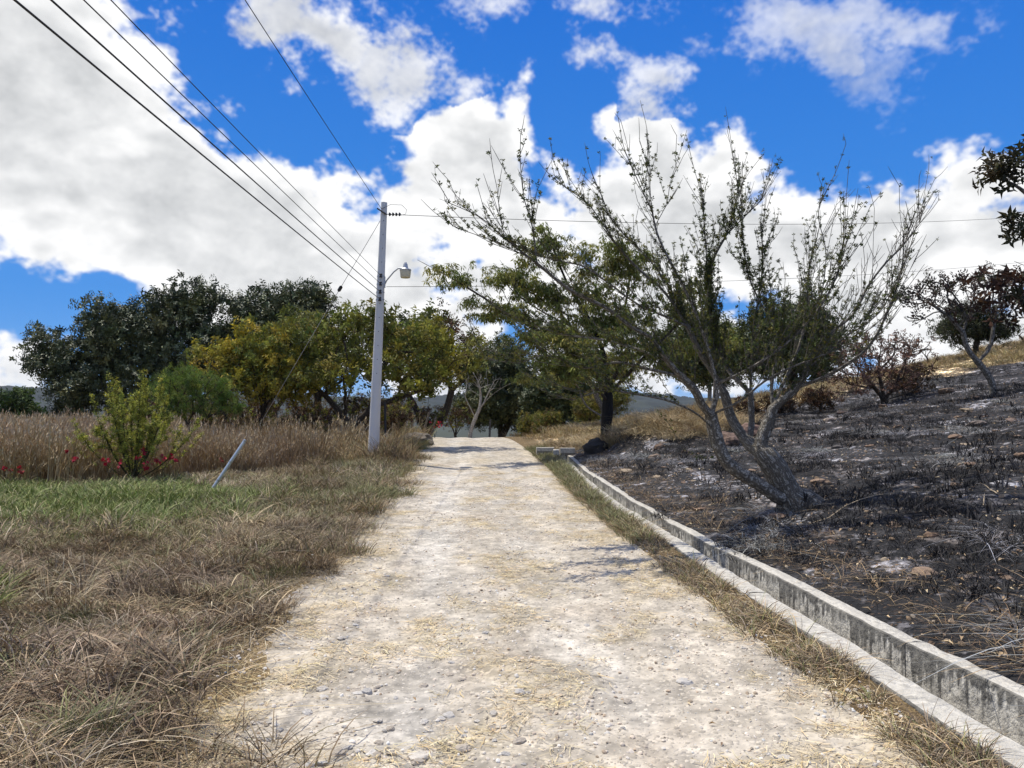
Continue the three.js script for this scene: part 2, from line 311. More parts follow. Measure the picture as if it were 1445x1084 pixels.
// the burned slope; unburned dry turf past its ragged edge
const burnEdge = (x, d) => { const u = x - wallX(d); return 26.5 + 1.6 * n2(x * 0.35, 3) - 1.8 * smooth(9, 2, u) - d + 0.9 * n2(x * 1.7, d * 1.7) - 5.0 * Math.exp(-(((x - 4.6) / 1.45) ** 2)) - 11 * Math.exp(-(((x - 4.5) / 1.25) ** 2 + ((d - 20.9) / 1.7) ** 2)) ; };
const burned = (x, d) => smooth(-0.4, 0.5, burnEdge(x, d));
const ashOn = (x, d) => smooth(0.05, 0.38, fbm2(x * 0.55 + 70, d * 0.55 + 5, 4) + 0.18 * smooth(8, 15, d)- 0.06);
const slopeTint = (x, d) => {
  const b = burned(x, d), a = ashOn(x, d), n = 1 + 0.25 * fbm2(x * 4, d * 4, 3), earth = smooth(0.12, 0.42, fbm2(x * 0.8 - 20, d * 0.8 + 11, 4));
  let c = [0.55, 0.53, 0.53]; c = c.map((v, k) => lerp(v, [2.6, 2.6, 2.65][k], a * 0.8)); c = c.map((v, k) => lerp(v, [1.7, 1.35, 1.0][k], earth * 0.3));
  return c.map((v, k) => n * lerp([9.5, 7.6, 4.3][k], v, b));
};
const charMat = std({ map: charMap, bumpMap: charBump, bumpScale: 0.05, vertexColors: true, roughness: 0.95 });
const slopeStart = (d) => lerp(wallX(d) + 0.12, lipX(d) + 0.05, smooth(WALL_END + 0.05, WALL_END + 0.25, d));
const slopeY = (x, d) => (d < WALL_END + 0.1 ? G(x, d) : G(x, d)) ;
sheet('burned_slope', rowsMid, away(125, 0.07, 1.043), (t, d) => slopeStart(d) + t, slopeY, slopeTint, charMat, 'burned hillside of black char, grey ash and scorched stones', 1.7);

// the valley floor and the hills beyond
{
  const p = [], c = [], ix = [], R = [70, 110, 180, 320, 600, 1100, 2000, 3600, 6500], N = 120;
  for (const r of R) for (let k = 0; k < N; k++) { const a = k / N * 6.2832, x = Math.cos(a) * r, z = Math.sin(a) * r, n = 0.8 + 0.5 * fbm2(x * 0.004, z * 0.004, 4); p.push(x, -29 + (r > 150 ? 6 * fbm2(x * 0.003, z * 0.003, 3) : 0), z); c.push(0.035 * n, 0.045 * n, 0.022 * n); }
  for (let j = 0; j < R.length - 1; j++) for (let k = 0; k < N; k++) { const a = j * N + k, b = j * N + (k + 1) % N; ix.push(a, b, a + N, b, b + N, a + N); }
  const g = new THREE.BufferGeometry(); g.setAttribute('position', new THREE.Float32BufferAttribute(p, 3)); g.setAttribute('color', new THREE.Float32BufferAttribute(c, 3)); g.setIndex(ix); g.computeVertexNormals();
  structure('valley', g, std({ vertexColors: true, roughness: 1 }), 'green valley floor below the hilltop');
}
{
  const p = [], c = [], ix = [], NA = 1100, NR = 60;
  const crest = table([[-180, 60], [-70, 75], [-46, 70], [-36, 50], [-32, 43], [-29.5, 32], [-26, 22], [-18, 32], [-8, 22], [-4, 32], [4, 26], [9, 38], [14, 22], [22, 40], [34, 70], [60, 90], [180, 60]]);
  for (let j = 0; j < NR; j++) for (let k = 0; k < NA; k++) {
    const az = -100 + 200 * k / (NA - 1), t = j / (NR - 1), r = 1150 + 1500 * t, a = az * Math.PI / 180, x = Math.sin(a) * r, z = -Math.cos(a) * r;
    const top = crest(az) + 29, ridge = 0.5 + 0.5 * (1 - Math.abs(fbm2(x * 0.003, z * 0.003, 4)) * 2), prof = smooth(0, 0.6, t);
    const y = -30 + (top + 1.6) * prof * (0.78 + 0.26 * ridge) + (5 * fbm2(x * 0.02, z * 0.02, 4) + 3.5 * Math.abs(n2(x * 0.06, z * 0.06))) * prof; p.push(x, y, z);
    const n = 0.75 + 0.7 * fbm2(x * 0.012, z * 0.012, 4), dry = smooth(0.1, 0.4, fbm2(x * 0.004 + 5, z * 0.004, 3)); c.push(lerp(0.011, 0.02, dry) * n, lerp(0.019, 0.026, dry) * n, lerp(0.012, 0.014, dry) * n);
  }
  for (let j = 0; j < NR - 1; j++) for (let k = 0; k < NA - 1; k++) { const a = j * NA + k; ix.push(a, a + NA, a + 1, a + 1, a + NA, a + NA + 1); }
  const g = new THREE.BufferGeometry(); g.setAttribute('position', new THREE.Float32BufferAttribute(p, 3)); g.setAttribute('color', new THREE.Float32BufferAttribute(c, 3)); g.setIndex(ix); g.computeVertexNormals();
  structure('hills', g, std({ vertexColors: true, roughness: 1, side: THREE.DoubleSide }), 'distant forested blue green hills');
}
scene.fog = new THREE.FogExp2(rgb(0.66, 0.80, 1.0), 0.000055);

// ---------------------------------------------------------------- concrete roadside drain: low lip, channel floor, retaining wall in two pours
const concreteMat = std({ map: concreteMap, bumpMap: concreteBump, bumpScale: 0.012, roughness: 0.93 });
function pour(line, from, to, face, yTop, depth, width, seed, step = 0.05) {   // an extruded, chipped bar; face(d) = x of its road side
  const p = [], u = [], ix = [], prof = [[0, -depth, 0], [0, -depth * 0.6, 0.14], [0, -0.14, 0.31], [0, -0.012, 0.40], [0.012, 0, 0.42], [width * 0.5, 0.004, 0.5], [width - 0.012, 0, 0.58], [width, -0.012, 0.60], [width, -depth, 1]], n = prof.length;
  const rows = []; for (let d = from; d < to; d += step) rows.push(d); rows.push(to);
  rows.forEach((d) => {
    const chip = Math.max(0, n2(d * 1.9 + seed, 4) - 0.45) * 0.035 + Math.abs(n2(d * 9 + seed, 2)) * 0.004, wob = 0.010 * n2(d * 0.6, seed) + 0.003 * n2(d * 6, seed);
    prof.forEach(([x, y, v], k) => { const edge = k === 3 || k === 4 ? chip : k === 6 || k === 7 ? chip * 0.8 : 0; p.push(line(d) + x + wob + (k < 5 ? edge : -edge), yTop(d) + y - edge * 0.7 + (k > 2 && k < 8 ? 0.004 * n2(d * 3, seed + k) : 0), -d); u.push(d / 1.15 + seed * 0.37, v); });
  });
  for (let j = 0; j < rows.length - 1; j++) for (let k = 0; k < n - 1; k++) { const a = j * n + k; ix.push(a, a + n, a + 1, a + 1, a + n, a + n + 1); }
  for (const [j, flip] of [[0, 0], [rows.length - 1, 1]]) { const a = j * n, m = p.length / 3; for (let k = 0; k < n; k++) { p.push(p[(a + k) * 3], p[(a + k) * 3 + 1], p[(a + k) * 3 + 2]); u.push(prof[k][0] * 0.5, 0.1 + (prof[k][1] + depth) * 0.5); } for (let k = 1; k < n - 1; k++) flip ? ix.push(m, m + k + 1, m + k) : ix.push(m, m + k, m + k + 1); }
  const g = new THREE.BufferGeometry(); g.setAttribute('position', new THREE.Float32BufferAttribute(p, 3)); g.setAttribute('uv', new THREE.Float32BufferAttribute(u, 2)); g.setIndex(ix); g.computeVertexNormals(); return g;
}
{
  const drain = thing('concrete_drain', 'weathered concrete drain channel with low wall between dirt road and burned slope', 'drain');
  const yT = (d) => roadY(d) + 0.085 + 0.012 * n2(d * 0.4, 1);
  const sections = [[-8, -2.4], [-2.384, 3.2], [3.216, 5.05], [5.062, 10.25]];
  sections.forEach(([a, b], k) => part('wall_section', pour(wallX, a, b, 0, yT, 0.62, 0.15, 3 + k), concreteMat, drain));
  part('wall_section', pour((d) => wallX(d) + 0.065, 10.262, 16.4, 0, (d) => yT(d) - 0.015, 0.62, 0.14, 8), concreteMat, drain);
  part('wall_section', pour((d) => wallX(d) + 0.05, 16.412, WALL_END, 0, (d) => yT(d) - 0.03, 0.62, 0.14, 9), concreteMat, drain).userData.label = 'stained far wall section';
  [[-8, 1.5], [1.512, 6.6], [6.612, 12.3], [12.312, WALL_END - 2]].forEach(([a, b], k) => part('lip', pour(lipX, a, b, 0, (d) => roadY(d) + 0.028 + 0.01 * n2(d * 0.7, 5), 0.5, 0.215, 13 + k), concreteMat, drain));
  const fl = new THREE.BufferGeometry(), p = [], u = [], ix = []; let rows = 0;
  for (let d = -8; d <= WALL_END; d += 0.2) { p.push(lipX(d) + 0.1, roadY(d) - 0.40 + 0.03 * n2(d, 1), -d, wallX(d) + 0.1, roadY(d) - 0.39 + 0.03 * n2(d, 2), -d); u.push(d / 1.15, 0.45, d / 1.15, 0.56); rows++; }
  for (let j = 0; j < rows - 1; j++) ix.push(j * 2, j * 2 + 1, j * 2 + 2, j * 2 + 1, j * 2 + 3, j * 2 + 2);
  fl.setAttribute('position', new THREE.Float32BufferAttribute(p, 3)); fl.setAttribute('uv', new THREE.Float32BufferAttribute(u, 2)); fl.setIndex(ix); fl.computeVertexNormals(); part('channel_floor', fl, concreteMat, drain);
  // the inlet box at the upper end
  const box = (w, h, l) => { const s = new THREE.Shape([new THREE.Vector2(-w / 2, 0), new THREE.Vector2(w / 2, 0), new THREE.Vector2(w / 2, h), new THREE.Vector2(-w / 2, h)]); return new THREE.ExtrudeGeometry(s, { depth: l, bevelEnabled: true, bevelSize: 0.01, bevelThickness: 0.01, bevelSegments: 1 }); };
  for (const [x, d, w, h, l, y] of [[1.62, WALL_END + 0.06, 0.42, 0.56, 0.12, -0.3], [1.28, WALL_END - 0.4, 0.14, 0.54, 0.5, -0.3], [0.98, WALL_END + 0.25, 0.5, 0.52, 0.14, -0.26]]) { const m = part('inlet_wall', box(w, h, l), concreteMat, drain); m.position.set(x, roadY(d) + y, -d - l / 2); m.rotation.y = 0.06 * Math.sin(x * 9); }
}

// ---------------------------------------------------------------- concrete pole with street lamp, wires, guy
const poleMat = std({ color: rgb(0.62, 0.615, 0.59), bumpMap: concreteBump, bumpScale: 0.004, roughness: 0.85 });
const steel = std({ color: rgb(0.42, 0.43, 0.44), metalness: 0.7, roughness: 0.45 });
const darkSteel = std({ color: rgb(0.05, 0.05, 0.05), metalness: 0.3, roughness: 0.6 });
const rubber = std({ color: rgb(0.018, 0.018, 0.02), roughness: 0.6 });
const POLE_D = 21, POLE_X = -3.78, POLE_H = 7.1, POLE_LEAN = 0.27;
const tubeOf = (pts, r, seg = 6) => { const c = new Collect(); c.tube(pts, pts.map((_, k) => (Array.isArray(r) ? r[k] : r)), seg); return c.geometry(); };
function poleParts(pole, lean, H) {
  const at = (h) => V(lean * h / H, h, 0), rad = (h) => lerp(0.155, 0.085, h / H), pts = [], rr = [];
  for (let k = 0; k <= 24; k++) { const h = -0.4 + (H + 0.4) * k / 24; pts.push(at(h)); rr.push(rad(h)); }
  part('shaft', tubeOf(pts, rr, 20), poleMat, pole);
  for (const h of [4.42, 4.62, 4.84, 5.06]) {              // spool insulators of the service wires and the steel bands that hold them
    const b = part('band', new THREE.CylinderGeometry(rad(h) + 0.006, rad(h) + 0.006, 0.035, 18, 1, true), steel, pole); b.position.copy(at(h));
    const s = part('insulator', new THREE.LatheGeometry([[0, -0.05], [0.042, -0.05], [0.045, -0.03], [0.026, 0], [0.045, 0.03], [0.042, 0.05], [0, 0.05]].map(([x, y]) => new THREE.Vector2(x, y)), 12), darkSteel, pole); s.position.copy(at(h)).add(V(0.02, 0, rad(h) + 0.05));
  }
  return { at, rad };
}
const pole = thing('utility_pole', 'round grey concrete utility pole with street lamp beside the dirt road', 'utility pole', [POLE_X, G(POLE_X, POLE_D), -POLE_D]);
const { at: poleAt, rad: poleRad } = poleParts(pole, POLE_LEAN, POLE_H);
{
  const a = poleAt(4.95), r = poleRad(4.95);
  const arm = part('lamp_arm', tubeOf([V(a.x + r, a.y - 0.12, 0.02), V(a.x + r + 0.06, a.y, 0.03), V(a.x + r + 0.25, a.y + 0.22, 0.06), V(a.x + r + 0.38, a.y + 0.32, 0.08), V(a.x + r + 0.52, a.y + 0.33, 0.1)], 0.02, 8), steel, pole);
  part('bracket', new THREE.BoxGeometry(0.04, 0.3, 0.07), steel, arm).position.set(a.x + r, a.y - 0.05, 0.02);
  const lamp = part('lamp_head', new THREE.LatheGeometry([[0, 0.17], [0.02, 0.2], [0.035, 0.2], [0.035, 0.17], [0.055, 0.16], [0.07, 0.06], [0.09, 0.03], [0.155, 0.01], [0.16, -0.02], [0.13, -0.03]].map(([x, y]) => new THREE.Vector2(x, y)), 24), steel, pole);
  lamp.position.set(a.x + r + 0.58, a.y + 0.28, 0.1);
  part('lens', new THREE.LatheGeometry([[0.15, -0.02], [0.152, -0.05], [0.135, -0.2], [0.12, -0.225], [0, -0.23]].map(([x, y]) => new THREE.Vector2(x, y)), 24), new THREE.MeshPhysicalMaterial({ color: rgb(0.72, 0.66, 0.48), roughness: 0.35, transmission: 0.25, thickness: 0 }), lamp).userData.label = 'cream ribbed drum lens';
  const top = poleAt(6.78), str = part('insulator_string', tubeOf([V(top.x + 0.09, top.y, 0), V(top.x + 0.5, top.y - 0.02, 0)], 0.012, 6), darkSteel, pole);
  for (let k = 0; k < 4; k++) { const d = part('disc', new THREE.LatheGeometry([[0, 0.04], [0.03, 0.035], [0.055, 0], [0.05, -0.015], [0, -0.02]].map(([x, y]) => new THREE.Vector2(x, y)), 12), darkSteel, str); d.position.set(top.x + 0.16 + k * 0.09, top.y - 0.004, 0); d.rotation.z = -Math.PI / 2; }
  part('jumper_wire', tubeOf([V(top.x - 0.05, top.y + 0.12, 0.1), V(top.x + 0.2, top.y + 0.24, 0.1), V(top.x + 0.5, top.y + 0.24, 0.06), V(top.x + 0.63, top.y + 0.12, 0.02), V(top.x + 0.6, top.y, 0), V(top.x + 0.5, top.y - 0.02, 0)], 0.006, 5), darkSteel, pole);
  const br = part('dead_end_clamp', tubeOf([V(top.x - 0.16, top.y + 0.13, 0.06), V(top.x + 0.1, top.y - 0.04, 0.06)], 0.022, 6), darkSteel, pole); br.position.z = 0.06;
  for (let k = 0; k < 12; k++) { const h = 2.4 + k * 0.38, b = part('step_hole', new THREE.CylinderGeometry(0.011, 0.011, 0.012, 8), darkSteel, pole); b.position.copy(poleAt(h)).add(V(0.02, 0, poleRad(h) + 0.001)); b.rotation.x = Math.PI / 2; }
}
const poleWorld = (h, dx = 0, dz = 0) => poleAt(h).add(V(POLE_X + dx, G(POLE_X, POLE_D), -POLE_D + dz));
// the next pole of the line, back down the road
const POLE2 = [-3.3, G(-3.3, -16), 16];
const pole2 = thing('utility_pole', 'round grey concrete utility pole without a lamp, down the road', 'utility pole', POLE2); poleParts(pole2, 0.02, 7.2);
function span(a, b, sag, r, n = 40) { const pts = []; for (let k = 0; k <= n; k++) { const t = k / n, p = a.clone().lerp(b, t); p.y -= sag * 4 * t * (1 - t); pts.push(p); } return tubeOf(pts, r, 6); }
function wire(a, b, sag, r, label, group) { const m = lit(new THREE.Mesh(span(a, b, sag, r), rubber)); m.name = numbered('overhead_wire'); scene.add(m); tag(m, label, 'wire', group); }
[[4.42, 'lowest'], [4.62, 'second lowest'], [4.84, 'second highest'], [5.06, 'highest']].forEach(([h, w], k) => wire(poleWorld(h, 0.02, poleRad(h) + 0.05), V(POLE2[0] + 0.02 - [0.1, 0.03, 0, 0][k], POLE2[1] + h + 0.22, POLE2[2] - 0.15), 0.12, [0.0095, 0.0088, 0.006, 0.0055][k], `${w} of four service wires bunched on the pole below the street lamp`));
wire(poleWorld(6.9, -0.05, 0.1), V(POLE2[0], POLE2[1] + 7.1, POLE2[2] - 0.1), 0.15, 0.007, 'single wire running from the top of the lamp pole along the road');
wire(poleWorld(6.76, 0.5), V(34, 12.6, -42), 0.55, 0.008, 'thin wire strung from the pole top across the road over the burned hill');
wire(poleWorld(4.78, 0.16), V(34, 10.3, -42), 0.5, 0.007, 'thin wire from below the street lamp across to the burned hill');
{
  const gy = thing('guy_wire', 'slanting guy wire with dark strain insulator behind the lamp pole', 'wire');
  const a = poleWorld(6.6, -0.09), b = V(-8.6, G(-8.6, 24.5), -24.5); part('cable', span(a, b, 0, 0.008, 2), steel, gy);
  const d = b.clone().sub(a).normalize(), m = a.clone().lerp(b, 0.26); part('strain_insulator', tubeOf([m.clone().addScaledVector(d, -0.1), m.clone().addScaledVector(d, -0.07), m.clone().addScaledVector(d, 0.07), m.clone().addScaledVector(d, 0.1)], [0.02, 0.05, 0.05, 0.02], 8), rubber, gy);
}
{
  const x0 = -5.58, d0 = 14.2, y0 = G(x0, d0), pipe = thing('leaning_pipe', 'galvanised steel pipe leaning out of the dry grass', 'pipe', [x0, y0, -d0]);
  const dir = V(0.60, 0.95, -0.1).normalize(), zinc = std({ color: rgb(0.55, 0.60, 0.66), metalness: 0.55, roughness: 0.42 });
  part('tube', tubeOf([dir.clone().multiplyScalar(-0.3), dir.clone().multiplyScalar(1.16)], 0.031, 14), zinc, pipe);
  part('cap', tubeOf([dir.clone().multiplyScalar(1.161), dir.clone().multiplyScalar(1.2)], 0.034, 14), steel, pipe);
  for (const t of [0.32, 0.72]) part('clamp_ring', tubeOf([dir.clone().multiplyScalar(t - 0.015), dir.clone().multiplyScalar(t + 0.015)], 0.036, 14), steel, pipe);
}
// posts of the old fence line, and a dark post by the pole
const postWood = std({ map: barkTex([0.30, 0.27, 0.23], [0.46, 0.43, 0.38], [0.60, 0.57, 0.5], 0.3), bumpMap: barkBump, bumpScale: 0.01 });
for (const [x, d, h, lean, which] of [[-6.15, 26.2, 1.05, 0.05, 'grey wooden fence post left of the forked trunk behind the lamp pole'], [-5.55, 29, 1.1, -0.03, 'wooden fence post just behind the forked tree trunk'], [-4.85, 31.5, 1.0, 0.06, 'upright wooden fence post past the iron post'], [-4.35, 34, 1.0, -0.12, 'fence post tilting away from the road near the crest'],
  [-4.1, 35.2, 1.15, 0.32, 'long fence post leaning hard towards the road at the crest'], [-3.75, 35.6, 0.95, 0.25, 'short fence post leaning towards the road at the crest'], [-7.6, 25, 1.05, 0.02, 'wooden fence post in the tall grass under the golden tree'], [-1.1, 37.5, 0.9, 0.05, 'lone short fence post at the road end beside the pale bare tree']]) {
  const p = thing('fence_post', which, 'post', [x, G(x, d), -d], 'old fence posts');
  part('stake', tubeOf([V(0, -0.2, 0), V(lean * 0.5, h * 0.5, 0.01), V(lean, h, 0)], [0.055, 0.05, 0.045], 9), postWood, p);
  part('staple', tubeOf([V(lean * 0.8 - 0.02, h * 0.8, 0.05), V(lean * 0.8 + 0.02, h * 0.8, 0.05)], 0.006, 5), steel, p);
}
{
  const x = -4.12, d = 25.2, p = thing('iron_post', 'thin black iron post behind the lamp pole', 'post', [x, G(x, d), -d]);
  part('bar', tubeOf([V(0, -0.2, 0), V(-0.03, 1.55, 0)], 0.038, 8), rubber, p); part('top_plate', new THREE.BoxGeometry(0.1, 0.02, 0.1), rubber, p).position.set(-0.03, 1.56, 0);
}

// ---------------------------------------------------------------- trees: a skeleton of nodes grown towards points of the crown, tubes on it, sprigs of leaves on its ends
class Skeleton {
  constructor() { this.p = []; this.par = []; this.len = []; this.tips = []; }
  node(v, par) { this.p.push(v.clone()); this.par.push(par); this.len.push(par < 0 ? 0 : this.len[par] + v.distanceTo(this.p[par])); return this.p.length - 1; }
  path(points, par = -1, step = 0.15) {                   // a limb drawn through given points; returns its last node
    const pts = points.map((q) => (q.isVector3 ? q : V(...q))); if (par >= 0) pts.unshift(this.p[par].clone());
    const c = new THREE.CatmullRomCurve3(pts, false, 'centripetal'), n = Math.max(1, Math.round(c.getLength() / step));
    let last = par; for (let k = par < 0 ? 0 : 1; k <= n; k++) last = this.node(c.getPoint(k / n), last); return last;
  }
  near(v) { let b = 0, bd = 1e9; for (let k = 0; k < this.p.length; k++) { const d = this.p[k].distanceToSquared(v); if (d < bd) { bd = d; b = k; } } return b; }
  limb(points, step) { const end = this.path(points.slice(1), this.near(V(...points[0])), step); this.tips.push(end); return end; }
  grow(targets, { step = 0.2, lenW = 0.35, bend = 0.4, jitter = 0.04, up = 0, minNode = 0 } = {}, r) {
    const root = this.p[0], T = targets.map((t) => [t, t.distanceTo(root)]).sort((a, b) => a[1] - b[1]), dir = V(), to = V();
    for (const [t] of T) {
      let best = -1, cost = 1e9;
      for (let k = minNode; k < this.p.length; k++) {
        const d = this.p[k].distanceTo(t); let c = d + lenW * this.len[k]; if (c >= cost) continue;
        const q = this.par[k]; if (q >= 0) { dir.subVectors(this.p[k], this.p[q]); to.subVectors(t, this.p[k]); const cs = dir.dot(to) / (dir.length() * d + 1e-9); c += d * 0.5 * Math.max(0, 0.5 - cs); }
        if (c < cost) { cost = c; best = k; }
      }
      const a = this.p[best], q = this.par[best], L = a.distanceTo(t), ctl = a.clone().lerp(t, 0.45);
      if (q >= 0) { dir.subVectors(a, this.p[q]).normalize(); ctl.lerp(a.clone().addScaledVector(dir, L * 0.5), bend); }
      ctl.y += up * L;
      const n = Math.max(1, Math.round(L / step)); let last = best;
      for (let k = 1; k <= n; k++) { const s = k / n, i = 1 - s, v = a.clone().multiplyScalar(i * i).addScaledVector(ctl, 2 * i * s).addScaledVector(t, s * s); const j = jitter * Math.min(L, 1.5) * (k < n ? 1 : 0.3); v.x += (r() - 0.5) * j; v.y += (r() - 0.5) * j; v.z += (r() - 0.5) * j; last = this.node(v, last); }
      this.tips.push(last);
    }
  }
  thicken(tip, trunk, power = 2.4, thin = 1.25) {
    const n = this.p.length, raw = new Float64Array(n), kids = new Int32Array(n);
    for (let k = n - 1; k >= 0; k--) { if (!kids[k]) raw[k] = Math.pow(tip, power); const q = this.par[k]; if (q >= 0) { raw[q] += raw[k]; kids[q]++; } }
    // children always come after their parents, so one backward pass is enough
    this.r = new Float64Array(n); const r0 = Math.pow(raw[0], 1 / power);
    for (let k = 0; k < n; k++) { const v = Math.pow(raw[k], 1 / power); this.r[k] = tip + (trunk - tip) * Math.pow(Math.max(0, v - tip) / Math.max(1e-6, r0 - tip), thin); }
    // taper the free ends
    for (let k = 0; k < n; k++) if (!kids[k]) this.r[k] *= 0.55;
    this.kids = kids; return this;
  }
  chains() {
    const n = this.p.length, main = new Int32Array(n).fill(-1);
    for (let k = 0; k < n; k++) { const q = this.par[k]; if (q >= 0 && (main[q] < 0 || this.r[k] > this.r[main[q]] + 1e-9)) main[q] = k; }
    const out = [];
    for (let k = 0; k < n; k++) { const q = this.par[k]; if (q >= 0 && main[q] === k) continue; const c = q >= 0 ? [q, k] : [k]; let m = main[k]; while (m >= 0) { c.push(m); m = main[m]; } if (c.length > 1) out.push(c); }
    return out;
  }
}
function leafGeo(list) {                                   // [position, direction, side, length, width, fold] leaves as folded lozenges
  const p = [], ix = [], c = [], rt = rng(list.length * 31 + 7);
  for (const [o, d, s, l, w, f] of list) {
    const tn = 0.6 + 0.8 * rt(), wm = 0.92 + 0.16 * rt();
    const up = V().crossVectors(s, d).normalize(), b = p.length / 3, put = (a, c, e) => p.push(o.x + d.x * a * l + s.x * c * w + up.x * e, o.y + d.y * a * l + s.y * c * w + up.y * e, o.z + d.z * a * l + s.z * c * w + up.z * e);
    for (let k = 0; k < 5; k++) c.push(tn * wm, tn, tn / wm);
    put(0, 0, 0); put(0.42, 0.5, f * w); put(0.42, -0.5, f * w); put(1, 0, -f * l * 0.25); put(0.48, 0, 0);
    ix.push(b, b + 4, b + 1, b, b + 2, b + 4, b + 4, b + 3, b + 1, b + 4, b + 2, b + 3);
  }
  const g = new THREE.BufferGeometry(); g.setAttribute('position', new THREE.Float32BufferAttribute(p, 3)); g.setAttribute('color', new THREE.Float32BufferAttribute(c, 3)); g.setIndex(ix); g.computeVertexNormals(); return g;
}
function clump(list, n, rad, seed, { flat = 1, scale = [0.8, 1.25], droop = false } = {}) {     // several sprigs gathered into one spray of leaves
  const r = rng(seed), out = [];
  for (let k = 0; k < n; k++) { const a = r() * 6.283, z = r() * 2 - 1, m = Math.cbrt(r()) * rad, s = Math.sqrt(1 - z * z), sc = lerp(scale[0], scale[1], r()); Q.setFromEuler(droop ? E3.set((r() - 0.5) * 0.8, r() * 6.283, (r() - 0.5) * 0.8) : E3.set(r() * 6.283, r() * 6.283, r() * 6.283)); out.push(pick(r, list).clone().applyMatrix4(M4.compose(V(Math.cos(a) * s * m, z * m * flat, Math.sin(a) * s * m), Q, SC.set(sc, sc, sc)))); }
  return mergeGeometries(out);
}
function sprig(seed, n, stem, len, wid, { droop = 0, spread = 1.0, up = 0.2 } = {}) {
  const r = rng(seed), L = [];
  for (let k = 0; k < n; k++) {
    const t = (k + 0.6) / n, a = k * 2.4 + r() * 0.9, o = V(0, stem * t, 0), d = V(Math.cos(a) * spread, up + (r() - 0.5) * 0.7 - droop * (0.6 + r()), Math.sin(a) * spread).normalize();
    if (droop) o.y = stem * t * 0.5, o.x += Math.cos(a) * 0.12 * stem, o.z += Math.sin(a) * 0.12 * stem;
    const s = V(-Math.sin(a), (r() - 0.5) * 0.8, Math.cos(a)); s.addScaledVector(d, -s.dot(d)).normalize(); const z = 0.75 + r() * 0.5; L.push([o, d, s, len * z, wid * z, 0.22 + r() * 0.25]);
  }
  return leafGeo(L);
}
const leafMat = (t = 0.3) => new THREE.MeshPhysicalMaterial({ color: 0xffffff, vertexColors: true, roughness: 1, transmission: t, thickness: 0, side: THREE.DoubleSide, specularIntensity: 0.5 });
const LEAF = leafMat(0.28), LEAF_DRY = leafMat(0.18), LEAF_GLOSSY = std({ color: 0xffffff, vertexColors: true, roughness: 0.6, side: THREE.DoubleSide });
const bark = {
  grey: std({ map: barkTex([0.27, 0.25, 0.215], [0.48, 0.45, 0.40], [0.72, 0.70, 0.65], 0.06), bumpMap: barkBump, bumpScale: 0.012 }),
  brown: std({ map: barkTex([0.17, 0.14, 0.11], [0.33, 0.28, 0.22], [0.50, 0.47, 0.41], 0.28), bumpMap: barkBump, bumpScale: 0.012 }),
  char: std({ map: barkTex([0.06, 0.055, 0.05], [0.13, 0.12, 0.11], [0.22, 0.20, 0.18], 0.4), bumpMap: barkBump, bumpScale: 0.015 }),
  pale: std({ map: barkTex([0.50, 0.47, 0.42], [0.66, 0.63, 0.57], [0.82, 0.80, 0.76], 0.1), bumpMap: barkBump, bumpScale: 0.008 }),
  green: std({ map: barkTex([0.16, 0.15, 0.08], [0.30, 0.29, 0.15], [0.42, 0.42, 0.26], 0.3), bumpMap: barkBump, bumpScale: 0.008 }),
};
const M4 = new THREE.Matrix4(), Q = new THREE.Quaternion(), E3 = new THREE.Euler(), SC = V(), COL = new THREE.Color();
function instances(name, geo, mat, list, parent) {         // list of [position, euler or direction, scale, colour]
  const m = lit(new THREE.InstancedMesh(geo, mat, list.length)); m.name = name; m.userData.kind = 'stuff';
  list.forEach(([p, e, s, c], k) => { if (e.isEuler) Q.setFromEuler(e); else Q.copy(e); SC.set(s.x ?? s, s.y ?? s, s.z ?? s); m.setMatrixAt(k, M4.compose(p, Q, SC)); if (c) m.setColorAt(k, COL.setRGB(c[0], c[1], c[2])); });
  parent.add(m); return m;
}
const pick = (r, list) => list[Math.floor(r() * list.length)];
const shade = (r, c, v = 0.25) => { const k = 1 - v + 2 * v * r(), h = (r() - 0.5) * 0.16; return [c[0] * k * (1 + h), c[1] * k, c[2] * k * (1 - h)]; };
const UPV = V(0, 1, 0);
function dress(t, S, o) {                                  // turn a skeleton into trunk, limbs, twigs and foliage of thing t
  const twig = new Collect(); let first = true;
  for (const c of S.chains()) {
    const r0 = S.r[c[1]], pts = c.map((k) => S.p[k]), rad = c.map((k, i) => (i === 0 && !first ? Math.min(S.r[k], r0 * 1.05) : S.r[k]));
    if (first) { const col = new Collect(); const fl = rad.map((v, i) => v * (1 + (o.flare ?? 0.5) * Math.exp(-pts[i].distanceTo(pts[0]) / (o.flareLen ?? 0.25)))); col.tube(pts, fl, o.seg ?? 12, true, 0.12); part('trunk', col.geometry(), o.trunkBark ?? o.bark, t); first = false; continue; }
    if (r0 > o.limbR) { const col = new Collect(); col.tube(pts, rad, o.limbSeg ?? 8, true, 0.08); part('limb', col.geometry(), o.bark, t); } else twig.tube(pts, rad, r0 > o.limbR * 0.4 ? 4 : 3, false);
  }
  if (!twig.empty) part('twigs', twig.geometry(), o.twigBark ?? o.bark, t).userData.kind = 'stuff';
  return t;
}
